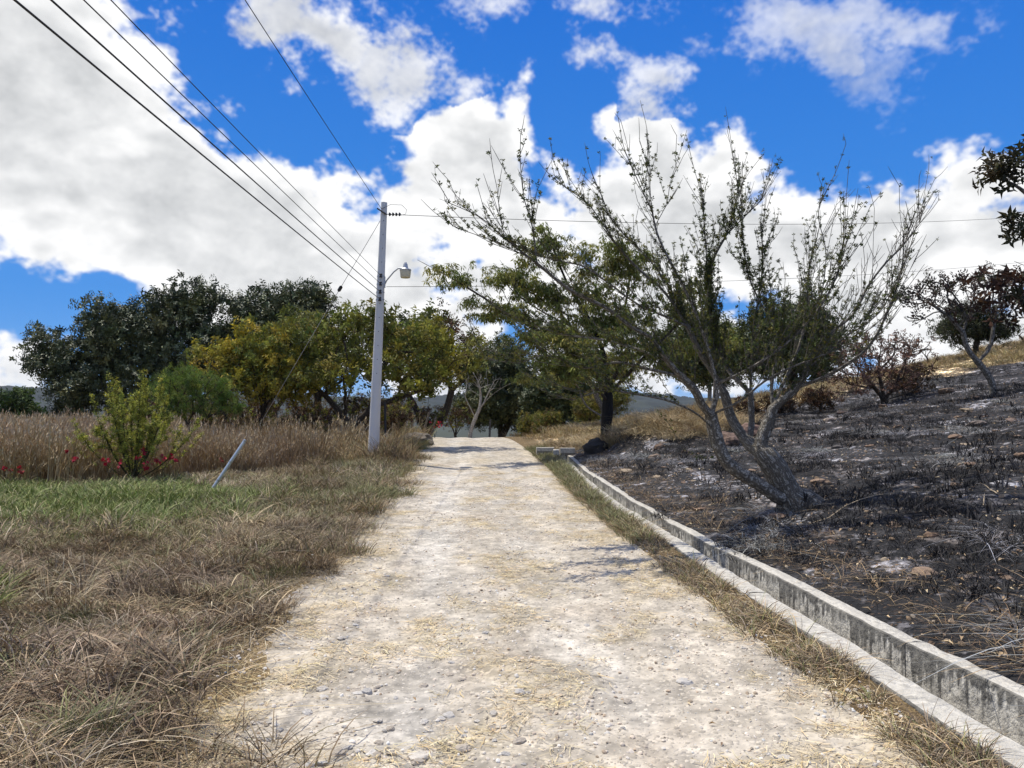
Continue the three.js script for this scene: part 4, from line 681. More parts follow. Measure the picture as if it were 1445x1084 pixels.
// ---------------------------------------------------------------- right of the road
// the many stemmed thorn tree on the burned slope: limbs as they bend, in hundredths of its own 9.2 mm grid (right, up, towards the road's start)
{
  const r = rng(301), x = 3.66, d = 10.0, t = thing('thorn_tree', 'leaning many stemmed grey thorn tree with thin upright shoots on the burned slope', 'tree', [x, G(x, d) - 0.02, -d]), S = new Skeleton();
  const k = 0.0092, P = (list) => list.map(([a, b, c = 0]) => [(a - 1125) * k, (712 - b) * k, c]);
  S.path(P([[1138, 722], [1122, 700], [1108, 676], [1098, 655, 0.02]]), -1, 0.08);
  const limbs = [
    // the low limb that leaves the foot towards the road and turns up
    [[1122, 700], [1094, 692, 0.12], [1070, 676, 0.2], [1043, 660, 0.26], [1020, 643, 0.3], [1008, 617, 0.3], [1003, 598, 0.3], [999, 579, 0.3]],
    [[999, 579, 0.3], [1004, 560, 0.32], [1005, 535, 0.35], [1000, 510, 0.35], [989, 475, 0.4], [975, 440, 0.45], [950, 390, 0.5], [925, 340, 0.5], [916, 300, 0.5], [913, 250, 0.5], [911, 195, 0.48], [902, 150, 0.45]],
    [[999, 579, 0.3], [985, 566, 0.4], [970, 545, 0.55], [947, 526, 0.7], [927, 507, 0.85], [905, 480, 0.95], [880, 468, 1.05], [845, 445, 1.2], [800, 425, 1.3], [760, 395, 1.4], [720, 365, 1.45], [690, 340, 1.5], [640, 318, 1.55]],
    [[1008, 640, 0.3], [985, 638, 0.45], [962, 629, 0.6], [948, 618, 0.7], [930, 590, 0.85], [915, 575, 0.9]],
    // the leaning trunk and its stems
    [[1098, 655], [1084, 636], [1080, 620, -0.05], [1084, 605, -0.05], [1091, 588, -0.05], [1097, 570, -0.05]],
    [[1097, 570, -0.05], [1097, 545, -0.1], [1100, 520, -0.1], [1105, 500, -0.1], [1111, 480, -0.12], [1104, 450, -0.15], [1085, 415, -0.2], [1070, 380, -0.2], [1062, 330, -0.2], [1060, 280, -0.2], [1052, 230, -0.2], [1047, 198, -0.2]],
    [[1097, 570, -0.05], [1110, 557, 0.0], [1127, 540, 0.05], [1140, 513, 0.1], [1147, 486, 0.1], [1153, 455, 0.1], [1160, 410, 0.15], [1166, 350, 0.15], [1156, 300, 0.15], [1163, 270, 0.15]],
    [[1147, 490, 0.1], [1175, 462, 0.15], [1200, 440, 0.2], [1222, 400, 0.2], [1245, 368, 0.25], [1268, 345, 0.25], [1292, 314, 0.25]],
    [[1140, 513, 0.1], [1180, 492, -0.2], [1215, 465, -0.35], [1250, 445, -0.4], [1275, 420, -0.4], [1288, 395, -0.4]],
    [[1127, 540, 0.05], [1165, 520, 0.4], [1195, 490, 0.7], [1218, 440, 0.8], [1235, 390, 0.8], [1240, 340, 0.8]],
    // the dark stems behind
    [[1084, 636], [1072, 622, -0.25], [1061, 605, -0.4], [1050, 580, -0.5], [1042, 550, -0.5], [1030, 524, -0.5], [1012, 496, -0.5], [998, 475, -0.45], [987, 452, -0.4], [970, 425, -0.4], [945, 395, -0.3], [910, 365, -0.3], [880, 330, -0.3], [860, 300, -0.3], [838, 270, -0.3], [806, 246, -0.3]],
    [[998, 475, -0.45], [990, 440, -0.6], [965, 385, -0.7], [940, 350, -0.7], [912, 320, -0.7], [880, 285, -0.7], [858, 233, -0.7], [845, 200, -0.7], [838, 165, -0.7]],
    [[1042, 550, -0.5], [1035, 510, -0.7], [1035, 460, -0.8], [1030, 400, -0.9], [1028, 340, -0.9], [1024, 270, -0.9], [1018, 203, -0.9]],
    [[1072, 622, -0.25], [1082, 590, -0.5], [1084, 545, -0.6], [1090, 500, -0.7], [1096, 450, -0.8], [1108, 400, -0.9], [1115, 340, -0.9], [1112, 290, -0.9]],
    [[1084, 545, -0.6], [1060, 510, -0.9], [1050, 470, -1.1], [1040, 420, -1.2], [1045, 340, -1.2], [1068, 290, -1.1], [1090, 215, -1.0], [1120, 172, -0.9]],
    [[1068, 292, -1.1], [1100, 262, -1.1], [1132, 231, -1.1]],
    [[1091, 588, -0.05], [1120, 560, -0.6], [1150, 520, -0.9], [1175, 470, -1.0], [1190, 410, -1.1], [1195, 350, -1.1], [1205, 310, -1.1]],
    // limbs reaching out over the wall and the road
    [[947, 526, 0.7], [905, 520, 0.9], [860, 512, 1.1], [815, 520, 1.25], [770, 505, 1.35], [735, 515, 1.4]],
    [[1003, 598, 0.3], [965, 575, 0.75], [925, 560, 1.0], [880, 552, 1.2], [840, 548, 1.35], [800, 560, 1.45]],
    [[927, 507, 0.85], [890, 490, 0.6], [850, 478, 0.5], [800, 470, 0.4], [750, 455, 0.4], [715, 440, 0.4]],
    [[987, 452, -0.4], [950, 440, -0.1], [905, 425, 0.1], [860, 395, 0.2], [825, 372, 0.2], [790, 365, 0.2], [740, 350, 0.2]],
    [[1005, 535, 0.35], [1035, 520, 0.7], [1062, 500, 0.9], [1090, 475, 1.0], [1118, 440, 1.05], [1140, 400, 1.05], [1150, 350, 1.05]],
    [[999, 579, 0.3], [1030, 560, 0.6], [1055, 535, 0.8], [1080, 520, 0.9], [1115, 505, 1.0], [1150, 490, 1.05], [1185, 465, 1.1]],
    [[916, 300, 0.5], [900, 272, 0.55], [880, 230, 0.6], [862, 196, 0.6]], [[922, 325, 0.5], [938, 290, 0.4], [945, 258, 0.35], [955, 228, 0.35]],
    [[900, 360, -0.3], [870, 335, 0.1], [845, 305, 0.2], [830, 282, 0.2]], [[860, 240, -0.7], [842, 226, -0.6], [831, 214, -0.6]],
    [[760, 395, 1.4], [752, 350, 1.45], [742, 315, 1.45], [738, 285, 1.45]], [[720, 365, 1.45], [712, 330, 1.45], [709, 302, 1.45]], [[745, 385, 1.42], [705, 368, 1.5], [660, 352, 1.5]],
  ];
  for (const l of limbs) S.limb(P(l), 0.09);
    // thin straight shoots all through the crown, and spurs on them
  const shootFrom = (n, len, lift, wild) => {
    const p = S.p[n], q = S.p[S.par[n]], dr = p.clone().sub(q).normalize().multiplyScalar(0.75).add(V((r() - 0.5) * wild + Math.sign(p.x + 0.4) * 0.12, lift, (r() - 0.5) * wild)).normalize();
    const e = p.clone().addScaledVector(dr, len), m = p.clone().lerp(e, 0.5).add(V((r() - 0.5) * 0.05 * len, -0.03 * len, (r() - 0.5) * 0.05 * len)); S.tips.push(S.path([m, e], n, 0.1));
  };
  const wood = S.p.length; for (let i = 0, k = 0; i < 5200 && k < 900; i++) { const n = 40 + Math.floor(r() * (wood - 40)), p = S.p[n]; if (p.y < 1.35 || p.y > 4.4) continue; k++; const left = p.x < -1.6; shootFrom(n, (0.3 + 0.75 * r() * r() + (p.y < 3 ? 0.2 : 0)) * (left ? 0.75 : 1), left ? 0.15 + 0.5 * r() : 0.5 + 0.6 * r(), 1.0); }
  const second = S.p.length; for (let i = 0; i < 1500; i++) { const n = wood + Math.floor(r() * (second - wood)); shootFrom(n, 0.10 + 0.34 * r() * r(), 0.3 + 0.3 * r(), 1.5); }
  S.thicken(0.0036, 0.20, 2.4, 1.75);
  dress(t, S, { bark: bark.grey, trunkBark: bark.grey, limbR: 0.02, seg: 16, limbSeg: 8, flare: 0.75, flareLen: 0.22 });
  leavesAlong(t, S, { geos: sprigs.tiny, every: 0.026, maxR: 0.012, off: 0.045, colors: [[0.075, 0.10, 0.024], [0.10, 0.115, 0.026], [0.055, 0.075, 0.02], [0.14, 0.135, 0.03]], scale: [0.6, 1.15],
    chance: (p) => { const n = 0.5 + 0.9 * fbm3(p.x * 1.3, p.y * 0.9, p.z * 1.3, 2); return clamp((p.x > 0.7 ? 0.20 : 0.50) * n + 0.55 * Math.exp(-(((p.x + 0.75) / 0.65) ** 2)) * smooth(1.9, 2.6, p.y) * smooth(4.3, 3.2, p.y) + 0.3 * smooth(-1.2, -2.2, p.x) * smooth(3.0, 2.0, p.y)); } }, r);
}
// the leafy tree with a charred trunk behind it; long drooping leaves on tiers reaching out over the road
{
  const r = rng(302), x = 2.72, d = 22.3, t = thing('drooping_tree', 'spreading tree with charred black trunk and drooping yellow green leaves over the road', 'tree', [x, G(x, d) - 0.05, -d]), S = new Skeleton();
  const k = 0.0205, P = (list) => list.map(([a, b, c = 0]) => [(a - 853) * k, (640 - b) * k, c]);
  S.path(P([[853, 648], [853, 620], [855, 590], [856, 560]]), -1, 0.15);
  const limbs = [[[856, 565], [830, 530, 0.3], [790, 500, 0.6], [740, 470, 0.8], [690, 440, 0.9], [640, 410, 1], [592, 384, 1]], [[856, 575], [838, 560, 0.5], [815, 540, 0.9], [780, 540, 1.2], [740, 530, 1.4]], [[856, 560], [850, 510, 0], [830, 460, 0], [800, 410, 0], [780, 360, 0], [770, 320, 0]], [[856, 560], [875, 520, -0.3], [880, 460, -0.4], [890, 390, -0.4], [880, 340, -0.4]], [[856, 565], [890, 530, 0.2], [930, 490, 0.3], [970, 450, 0.3]], [[850, 510], [810, 470, -0.6], [760, 440, -0.9], [720, 410, -1.0], [700, 380, -1]], [[855, 590], [838, 575, -0.4], [826, 560, -0.6], [800, 545, -0.9]], [[875, 520], [920, 500, -0.8], [980, 500, -1.2], [1030, 470, -1.3]]];
  for (const l of limbs) S.limb(P(l), 0.2);
  S.tips.length = 0;
  const px = (a, b, z, ra, rb, rz) => [(a - 853) * k, (640 - b) * k, z, ra * k, rb * k, rz];
  S.grow(inLobes([px(650, 405, 0.8, 62, 18, 0.8), px(705, 450, 0.7, 60, 18, 1.0), px(720, 395, -0.4, 45, 20, 1.0), px(760, 480, 0.7, 60, 22, 1.2), px(780, 420, 0, 70, 25, 1.2), px(770, 355, 0, 45, 35, 0.9), px(800, 525, 0.8, 70, 18, 1.3), px(850, 460, 0, 90, 40, 1.4), px(870, 380, -0.2, 65, 45, 1.2), px(920, 500, 0.2, 75, 35, 1.2), px(960, 440, 0.2, 55, 35, 1.0), px(1010, 485, -0.8, 50, 30, 0.8), px(760, 545, 0.9, 50, 12, 0.9), px(800, 500, 1.2, 80, 30, 0.9), px(740, 510, 0.6, 35, 14, 0.8)], 640, r, 0.6), { step: 0.2, lenW: 0.3, bend: 0.5, jitter: 0.05, up: 0.05 }, r);
  S.thicken(0.008, 0.16, 2.35); dress(t, S, { bark: bark.brown, trunkBark: bark.char, limbR: 0.03, seg: 12, limbSeg: 7, flare: 0.25 });
  leaves(t, S, { geos: sprays.droop, per: 1.9, rad: 0.16, flat: 0.45, up: -0.06, colors: [[0.17, 0.195, 0.042], [0.21, 0.22, 0.05], [0.13, 0.155, 0.036], [0.27, 0.25, 0.065]], scale: [0.85, 1.15], droop: true, from: 1 }, r);
}
// trees and shrubs on and past the burned slope
tree({ name: 'slope_tree', label: 'small flat topped tree with scorched purple brown leaves high on the burned slope', seed: 311, x: 11.9, d: 19, trunkR: 0.075, n: 230, step: 0.14, limbR: 0.022, lenW: 0.4, bark: bark.grey, flare: 0.3,
  trunks: [[[0, -0.2, 0], [-0.06, 0.35, 0], [-0.3, 0.75, 0], [-0.62, 1.15, 0], [-0.75, 1.6, 0]], [[-0.45, 0.9, 0], [-0.1, 1.2, 0], [0.02, 1.8, 0], [0.1, 2.2, 0]], [[-0.75, 1.6, 0], [-1.2, 2.0, 0.1], [-1.6, 2.3, 0.1]], [[-0.75, 1.6, 0], [-0.4, 2.2, -0.2], [0.1, 2.6, -0.2]]],
  lobes: [[-1.7, 2.5, 0, 0.75, 0.35, 0.8], [-0.9, 2.85, 0, 0.9, 0.28, 0.9], [0.0, 2.95, 0, 0.9, 0.3, 0.9], [0.7, 2.6, 0, 0.6, 0.3, 0.6], [-0.6, 2.2, 0.2, 0.9, 0.3, 0.6], [-1.9, 2.0, 0, 0.3, 0.3, 0.3]],
  leaves: [{ geos: sprigs.dry, mat: LEAF_DRY, per: 1.9, rad: 0.14, colors: PURPLE, scale: [0.55, 0.95], from: 1 }] });
tree({ name: 'slope_tree', label: 'round dark green tree on the grassy skyline behind the flat topped tree', seed: 312, x: 18.8, d: 31, trunkR: 0.16, n: 190, step: 0.25, limbR: 0.03,
  trunks: [[[0, -0.3, 0], [-0.1, 0.5, 0]], [[0, 0, 0], [-0.7, 0.8, 0]], [[0, 0, 0], [0.7, 0.9, 0]]], lobes: [[-0.3, 1.6, 0, 1.4, 0.6, 1.2], [0.5, 1.3, 0, 1.0, 0.55, 1], [-0.9, 1.2, 0, 0.9, 0.5, 0.9], [-0.1, 2.0, 0, 0.9, 0.4, 0.8]],
  leaves: [{ geos: sprays.small, per: 2.25, rad: 0.18, colors: [[0.045, 0.055, 0.02], [0.06, 0.07, 0.024], [0.035, 0.045, 0.018]], scale: [0.90, 1.22], from: 1 }] });
tree({ name: 'scorched_shrub', category: 'shrub', label: 'large scorched shrub with dry reddish brown leaves at the edge of the burn', seed: 313, x: 10.4, d: 21.5, trunkR: 0.09, n: 300, step: 0.15, limbR: 0.02, lenW: 0.3, bark: bark.brown,
  trunks: [[[0, -0.2, 0], [0, 0.3, 0]], [[0, 0.1, 0], [0.45, 0.9, 0], [0.7, 1.5, 0]], [[0, 0.1, 0], [-0.5, 0.7, 0.1], [-0.9, 1.2, 0.1]], [[0, 0.2, 0], [-0.1, 1, -0.1], [0, 1.8, -0.1]], [[0, 0.1, 0], [0.9, 0.5, 0.1], [1.3, 1.1, 0.1]]],
  lobes: [[0.1, 1.7, 0, 0.9, 0.5, 0.8], [-0.7, 1.3, 0, 0.8, 0.6, 0.7], [0.8, 1.4, 0, 0.7, 0.6, 0.7], [-0.2, 0.8, 0.3, 1.3, 0.5, 0.8], [-1.3, 0.7, 0.2, 0.6, 0.4, 0.6]],
  leaves: [{ geos: sprigs.dry, mat: LEAF_DRY, per: 2.6, rad: 0.15, colors: [[0.22, 0.125, 0.09], [0.16, 0.09, 0.065], [0.27, 0.17, 0.125], [0.13, 0.08, 0.045]], scale: [0.45, 0.8], from: 1 }] });
[[9.0, 22.5, 0.8, 1, 'low scorched bush with curled brown leaves next to the large scorched shrub'], [8.1, 23.2, 0.7, 2, 'low scorched bush second along from the large scorched shrub'], [11.6, 22.4, 0.9, 3, 'low scorched bush between the large scorched shrub and the flat topped tree'], [7.2, 23.8, 0.7, 4, 'low scorched bush behind the thorn tree stems at the burn edge']].forEach(([x, d, h, q, which]) => tree({ name: 'scorched_bush', category: 'shrub', label: which, group: 'low scorched bushes', seed: 320 + q, x, d, trunkR: 0.04, n: 90, step: 0.12, limbR: 0.015, lobes: [[0, h * 0.6, 0, h * 0.8, h * 0.45, h * 0.6]], leaves: [{ geos: sprays.dry, mat: LEAF_DRY, per: 0.89, rad: 0.08, colors: BROWN, scale: [0.69, 0.93], from: 1 }] }));
tree({ name: 'background_tree', label: 'dark green tree behind the thorn tree stems past the skyline', seed: 331, x: 13.4, d: 37, trunkR: 0.2, n: 320, step: 0.3, sink: -0.4, lobes: [[0, 3.9, 0, 1.9, 1.2, 1.6], [-1.5, 3.0, 0, 1.5, 1.1, 1.3], [1.5, 3.0, 0, 1.6, 1.1, 1.4], [0.2, 2.0, 0.4, 2.4, 0.9, 1.5]], leaves: [{ geos: sprays.oak, mat: LEAF_GLOSSY, per: 1.71, rad: 0.27, colors: OAK, scale: [0.70, 0.95], from: 1 }] });
tree({ name: 'background_tree', label: 'dark green thin trunked tree past the straw bank behind the thorn tree limbs', seed: 332, x: 9.2, d: 36, trunkR: 0.12, n: 280, step: 0.3, sink: -0.3, bark: bark.pale, trunks: [[[0, -0.3, 0], [0.05, 1.4, 0], [0, 2.4, 0]], [[0, 0.1, 0], [0.8, 1.5, 0], [1.0, 2.6, 0]]], lobes: [[0, 3.6, 0, 1.6, 1.1, 1.4], [1.3, 2.9, 0, 1.4, 1.0, 1.2], [-1.3, 2.8, 0, 1.4, 1.0, 1.2], [0.2, 2.0, 0, 1.8, 0.6, 1.2]], leaves: [{ geos: sprays.oak, mat: LEAF_GLOSSY, per: 1.58, rad: 0.27, colors: [...OAK, OLIVE[2]], scale: [0.70, 0.95], from: 1 }] });
tree({ name: 'background_tree', label: 'grey green tree with leaning trunk right of the road past the inlet box', seed: 333, x: 4.1, d: 33, trunkR: 0.12, n: 200, step: 0.25, limbR: 0.03, sink: -0.1, bark: bark.grey, trunks: [[[0, -0.3, 0], [-0.15, 0.6, 0], [-0.6, 1.5, 0]], [[-0.05, 0.3, 0], [-0.9, 0.9, 0], [-1.3, 1.8, 0]]], lobes: [[-0.7, 2.9, 0, 1.4, 0.6, 1.2], [-1.7, 2.4, 0, 1.1, 0.6, 1], [0.4, 2.4, 0, 1.0, 0.6, 1]], leaves: [{ geos: sprays.droop, per: 1.58, rad: 0.18, colors: OLIVE, scale: [0.93, 1.25], from: 1, droop: true }] });
for (const [x, d, h, q, which] of [[20.6, 31, 0.9, 1, 'taller of two bare saplings on the skyline past the round dark tree'], [21.1, 30.6, 0.75, 2, 'shorter of two bare saplings on the skyline past the round dark tree'], [17.0, 31.5, 1.0, 3, 'bare sapling on the skyline right beside the round dark tree'], [15.6, 30.5, 0.9, 4, 'bare sapling on the skyline behind the large scorched shrub']]) {
  const r = rng(340 + q), t = thing('bare_sapling', which, 'sapling', [x, G(x, d) - 0.03, -d], 'bare saplings on the skyline'), S = new Skeleton(); S.path([[0, -0.1, 0], [0.02, h * 0.4, 0]], -1, 0.1); S.grow(inLobes([[0, h * 0.8, 0, h * 0.4, h * 0.25, h * 0.3]], 14, r), { step: 0.1 }, r); S.thicken(0.007, 0.03); dress(t, S, { bark: bark.brown, limbR: 0.012, seg: 6 });
}
// the tree that leans in from the right with big leathery leaves
{
  const r = rng(351), x = 8.9, d = 11.4, t = thing('leathery_leaf_tree', 'tree with big leathery dark green and scorched brown leaves reaching in over the burned slope', 'tree', [x, G(x, d) - 0.05, -d]), S = new Skeleton();
  S.path([[0, -0.2, 0], [0.05, 0.8, 0], [-0.05, 1.7, 0], [-0.1, 2.4, 0]], -1, 0.15);
  for (const l of [[[-0.1, 2.4, 0], [-0.5, 2.9, 0.1], [-1.0, 3.35, 0.1], [-1.5, 3.75, 0.1], [-1.95, 3.9, 0.1]], [[-0.9, 3.3, 0.1], [-1.3, 3.35, -0.1], [-1.6, 3.25, -0.1]], [[-0.05, 1.8, 0], [-0.6, 2.2, 0.1], [-1.15, 2.45, 0.1], [-1.5, 2.6, 0.1]], [[-0.6, 2.2, 0.1], [-1.2, 2.05, 0], [-1.6, 1.75, 0]], [[-0.1, 2.4, 0], [0.3, 3.4, 0], [0.2, 4.4, 0.1]], [[-0.1, 2.4, 0], [0.9, 3.0, -0.2], [1.6, 3.8, -0.2]], [[0, 1.7, 0], [0.8, 2.1, 0.4], [1.7, 2.6, 0.4]], [[-0.5, 2.9, 0.1], [-0.9, 3.8, 0], [-1.5, 4.2, 0], [-2.0, 4.0, 0]]]) S.limb(l, 0.12);
  S.tips.length = 0;
  S.grow(inLobes([[-1.62, 3.95, 0.1, 0.42, 0.32, 0.4], [-1.2, 4.3, 0.1, 0.3, 0.3, 0.3], [-1.42, 3.1, 0.1, 0.25, 0.15, 0.3]], 50, r, 0.6), { step: 0.1, lenW: 0.3, jitter: 0.08 }, r); const green = S.tips.length;
  S.grow(inLobes([[-1.58, 2.35, 0, 0.5, 0.35, 0.5], [-1.6, 1.9, 0.1, 0.5, 0.3, 0.4], [-0.9, 1.9, 0, 0.5, 0.3, 0.4], [0.3, 4.0, 0, 1.0, 0.8, 0.9], [1.4, 3.4, 0, 0.9, 0.7, 0.8], [1.6, 2.5, 0.3, 0.7, 0.4, 0.6]], 210, r, 0.6), { step: 0.12, lenW: 0.3, jitter: 0.08 }, r);
  S.thicken(0.005, 0.14, 2.3); dress(t, S, { bark: bark.grey, limbR: 0.022, seg: 12, flare: 0.4 });
  const all = S.tips; S.tips = all.slice(0, green); leaves(t, S, { geos: sprigs.large, per: 2.4, rad: 0.07, colors: [[0.045, 0.050, 0.018], [0.06, 0.058, 0.022], [0.035, 0.038, 0.016], [0.08, 0.06, 0.025]], scale: [0.6, 0.95], name: 'green_foliage' }, r);
  S.tips = all.slice(green); leaves(t, S, { geos: sprigs.large, mat: LEAF_DRY, per: 2.3, rad: 0.1, colors: [...PURPLE, BROWN[0], BROWN[1]], scale: [0.55, 0.9], name: 'brown_foliage' }, r);
}

// ---------------------------------------------------------------- grass, stubble, straw, stones
const bladeMat = std({ vertexColors: true, roughness: 0.8, side: THREE.DoubleSide });
const deadMat = std({ vertexColors: true, roughness: 0.9, side: THREE.DoubleSide });
function tuft(seed, { n = 16, h = [0.1, 0.2], rad = 0.05, w = 0.004, lean = 0.5, curl = 0.6, colors, seeds = 0 }) {
  const r = rng(seed), p = [], c = [], ix = [];
  const strip = (pts, wid, side, col) => { const b = p.length / 3, m = pts.length - 1; pts.forEach((q, k) => { const ww = wid * (k === m ? 0.12 : 1 - 0.35 * k / m); p.push(q.x + side.x * ww, q.y, q.z + side.z * ww, q.x - side.x * ww, q.y, q.z - side.z * ww); c.push(...col, ...col); }); for (let k = 0; k < m; k++) { const a = b + k * 2; ix.push(a, a + 1, a + 2, a + 1, a + 3, a + 2); } };
  for (let i = 0; i < n; i++) {
    const a = r() * 6.283, q = Math.sqrt(r()) * rad, H = lerp(h[0], h[1], r()), out = lean * (0.3 + r()), col = shade(r, pick(r, colors), 0.3), cr = curl * r(), b = a + (r() - 0.5) * 1.6, o = V(Math.cos(a) * q, -0.01, Math.sin(a) * q), pts = [];
    for (let k = 0; k <= 4; k++) { const t = k / 4, f = H * t; pts.push(V(o.x + Math.cos(b) * f * out * (0.4 + t * (0.6 + cr)), o.y + f * (1 - 0.25 * out * t - cr * 0.55 * t * t), o.z + Math.sin(b) * f * out * (0.4 + t * (0.6 + cr)))); }
    const s = r() * 6.283; strip(pts, w * (0.6 + 0.8 * r()), V(Math.cos(s), 0, Math.sin(s)), col);
    if (seeds && r() < seeds) { const e = pts[4]; for (let k = 0; k < 3; k++) { const g = r() * 6.283; strip([e.clone().add(V(0, -0.05 * k, 0)), e.clone().add(V(Math.cos(g) * 0.018, 0.035 - 0.05 * k, Math.sin(g) * 0.018)), e.clone().add(V(Math.cos(g) * 0.022, 0.065 - 0.05 * k, Math.sin(g) * 0.022))], w * 1.6, V(Math.cos(g + 1.5), 0, Math.sin(g + 1.5)), shade(r, [0.46, 0.36, 0.22], 0.2)); } }
  }
  const g = new THREE.BufferGeometry(); g.setAttribute('position', new THREE.Float32BufferAttribute(p, 3)); g.setAttribute('color', new THREE.Float32BufferAttribute(c, 3)); g.setIndex(ix); g.computeVertexNormals(); return g;
}
function patch(make, count, R, seed) {                      // a mat of several tufts, so that one copy covers a piece of ground
  const r = rng(seed), out = []; for (let k = 0; k < count; k++) { const a = r() * 6.283, m = Math.sqrt(r()) * R, sc = 0.75 + 0.5 * r(); out.push(make(seed * 17 + k).rotateY(r() * 6.283).scale(sc, sc, sc).translate(Math.cos(a) * m, -0.012, Math.sin(a) * m)); } return mergeGeometries(out);
}
function cover(name, label, category, geos, mat, seed, tries, xd, dens, scale, tilt = 0.15, col) {
  const r = rng(seed), t = thing(name, label, category); t.userData.kind = 'stuff'; const lists = geos.map(() => []), e = new THREE.Euler();
  for (let k = 0; k < tries; k++) {
    const [x, d] = xd(r); if (r() > dens(x, d)) continue; const s = lerp(scale[0], scale[1], r());
    const c = col ? col(r, x, d) : [1, 1, 1].map(() => 0.85 + 0.3 * r()); lists[Math.floor(r() * geos.length)].push([V(x, G(x, d), -d), new THREE.Euler((r() - 0.5) * 2 * tilt, r() * 6.283, (r() - 0.5) * 2 * tilt), s, c]);
  }
  geos.forEach((g, k) => { if (lists[k].length) instances('tufts', g, mat, lists[k], t); }); return t;
}
const tone = (r, b = 0.18) => { const k = 1 - b + 2 * b * r(); return [k, k * (0.97 + 0.06 * r()), k * (0.92 + 0.16 * r())]; };
const drift = (x, d, f = 0.5) => clamp(0.5 + 1.1 * fbm2(x * f + 33, d * f + 12, 3));     // browner here, paler there
const mottled = (r, x, d, b) => { const m = drift(x, d), q = tone(r, b), k = lerp(0.72, 1.28, m); return [q[0] * k * lerp(0.98, 1.0, m), q[1] * k * lerp(0.90, 1.02, m), q[2] * k * lerp(0.78, 1.06, m)]; };
const HAY = [[0.44, 0.335, 0.175], [0.37, 0.285, 0.155], [0.50, 0.395, 0.225], [0.31, 0.24, 0.14], [0.27, 0.195, 0.105]];
const DUN = [[0.28, 0.21, 0.13], [0.21, 0.155, 0.095], [0.35, 0.275, 0.175], [0.17, 0.15, 0.08], [0.43, 0.35, 0.235], [0.14, 0.10, 0.062]];
const SAGE = [[0.20, 0.205, 0.08], [0.16, 0.17, 0.06], [0.25, 0.235, 0.10], [0.32, 0.26, 0.14]];
const GREEN = [[0.17, 0.22, 0.045], [0.21, 0.25, 0.06], [0.13, 0.18, 0.035], [0.27, 0.27, 0.09], [0.34, 0.30, 0.15]];
// where things grow on the left
const greenPatch = (x, d) => smooth(0.35, -0.25, Math.hypot((x + 8.8) / 5.6, (d - 11.7) / 2.9) - 1 + 0.5 * fbm2(x * 0.6, d * 0.6, 3)) * smooth(-3.6, -4.6, x);
const tallEdge = (x) => 15.0 + 0.7 * n2(x * 0.4, 2) + 2.2 * Math.exp(-(((x + 7.4) / 1.9) ** 2)) + 5.5 * smooth(-7.2, -4.6, x) + 2.2 * smooth(-4.8, -3.6, x);
const clumpy = (x, d, f = 1.1) => clamp(0.55 + 1.1 * fbm2(x * f + 5, d * f, 3));
const offRoad = (x, d, m = 0) => roadL(d) - x + m + 0.22 * n2(d * 0.9, 1) + 0.16 * n2(d * 3.1, x * 2);

const near = (r) => { const d = 1.2 + 9.5 * Math.pow(r(), 0.8); return [roadL(d) + 0.25 - Math.pow(r(), 0.9) * (5 + d * 0.55), d]; };
const mid = (r) => { const d = 8 + 15 * r(); return [roadL(d) + 0.3 - Math.pow(r(), 1.2) * 11, d]; };
cover('dry_verge_grass', 'matted short dry brown grass on the verge left of the road', 'grass', [1, 2, 3, 4, 5].map((s) => patch((q) => tuft(q, { n: 22, h: [0.07, 0.19], rad: 0.075, w: 0.0028, lean: 1.1, curl: 1.0, colors: DUN }), 48, 0.46, 400 + s)), deadMat, 41, 625, near, (x, d) => smooth(0, 0.35, offRoad(x, d)) * (0.25 + 0.75 * clumpy(x, d, 1.6)) * (1 - 0.9 * greenPatch(x, d)), [0.6, 1.25], 0.3, (r, x, d) => mottled(r, x, d, 0.25));
cover('straw_thatch', 'flat broken straw lying through the verge grass', 'straw', [1, 2, 3, 4, 5].map((s) => patch((q) => tuft(q, { n: 9, h: [0.05, 0.15], rad: 0.12, w: 0.0020, lean: 3.0, curl: 1.8, colors: [...HAY, [0.48, 0.40, 0.27]] }), 24, 0.49, 420 + s)), deadMat, 42, 375, near, (x, d) => smooth(-0.5, 0.4, offRoad(x, d)) * (1 - 0.8 * greenPatch(x, d)) * (0.35 + 0.65 * clumpy(x + 30, d, 0.8)), [0.6, 1.2], 0.1, (r) => tone(r, 0.2));
cover('green_grey_tufts', 'grey green tufts scattered in the dry verge grass', 'grass', [1, 2, 3].map((s) => tuft(430 + s, { n: 30, h: [0.12, 0.30], rad: 0.05, w: 0.0027, lean: 0.75, curl: 0.6, colors: SAGE })), bladeMat, 43, 3000, near, (x, d) => smooth(0.05, 0.4, offRoad(x, d)) * smooth(0.05, 0.5, fbm2(x * 0.9 + 60, d * 0.9, 3) + 0.12), [0.6, 1.15], 0.2, (r) => tone(r, 0.2));
cover('verge_grass_beyond', 'short dry grass along the left roadside up to the lamp pole', 'grass', [1, 2, 3, 4, 5].map((s) => patch((q) => tuft(q, { n: 22, h: [0.09, 0.22], rad: 0.10, w: 0.0030, lean: 0.9, curl: 0.7, colors: [...DUN, SAGE[0], SAGE[2], HAY[1]] }), 36, 0.60, 440 + s)), deadMat, 44, 722, mid, (x, d) => smooth(0, 0.4, offRoad(x, d)) * (0.3 + 0.7 * clumpy(x, d)) * (1 - 0.85 * greenPatch(x, d)) * smooth(0.8, -1.2, d - tallEdge(x)), [0.7, 1.25], 0.25, (r, x, d) => mottled(r, x, d, 0.22));
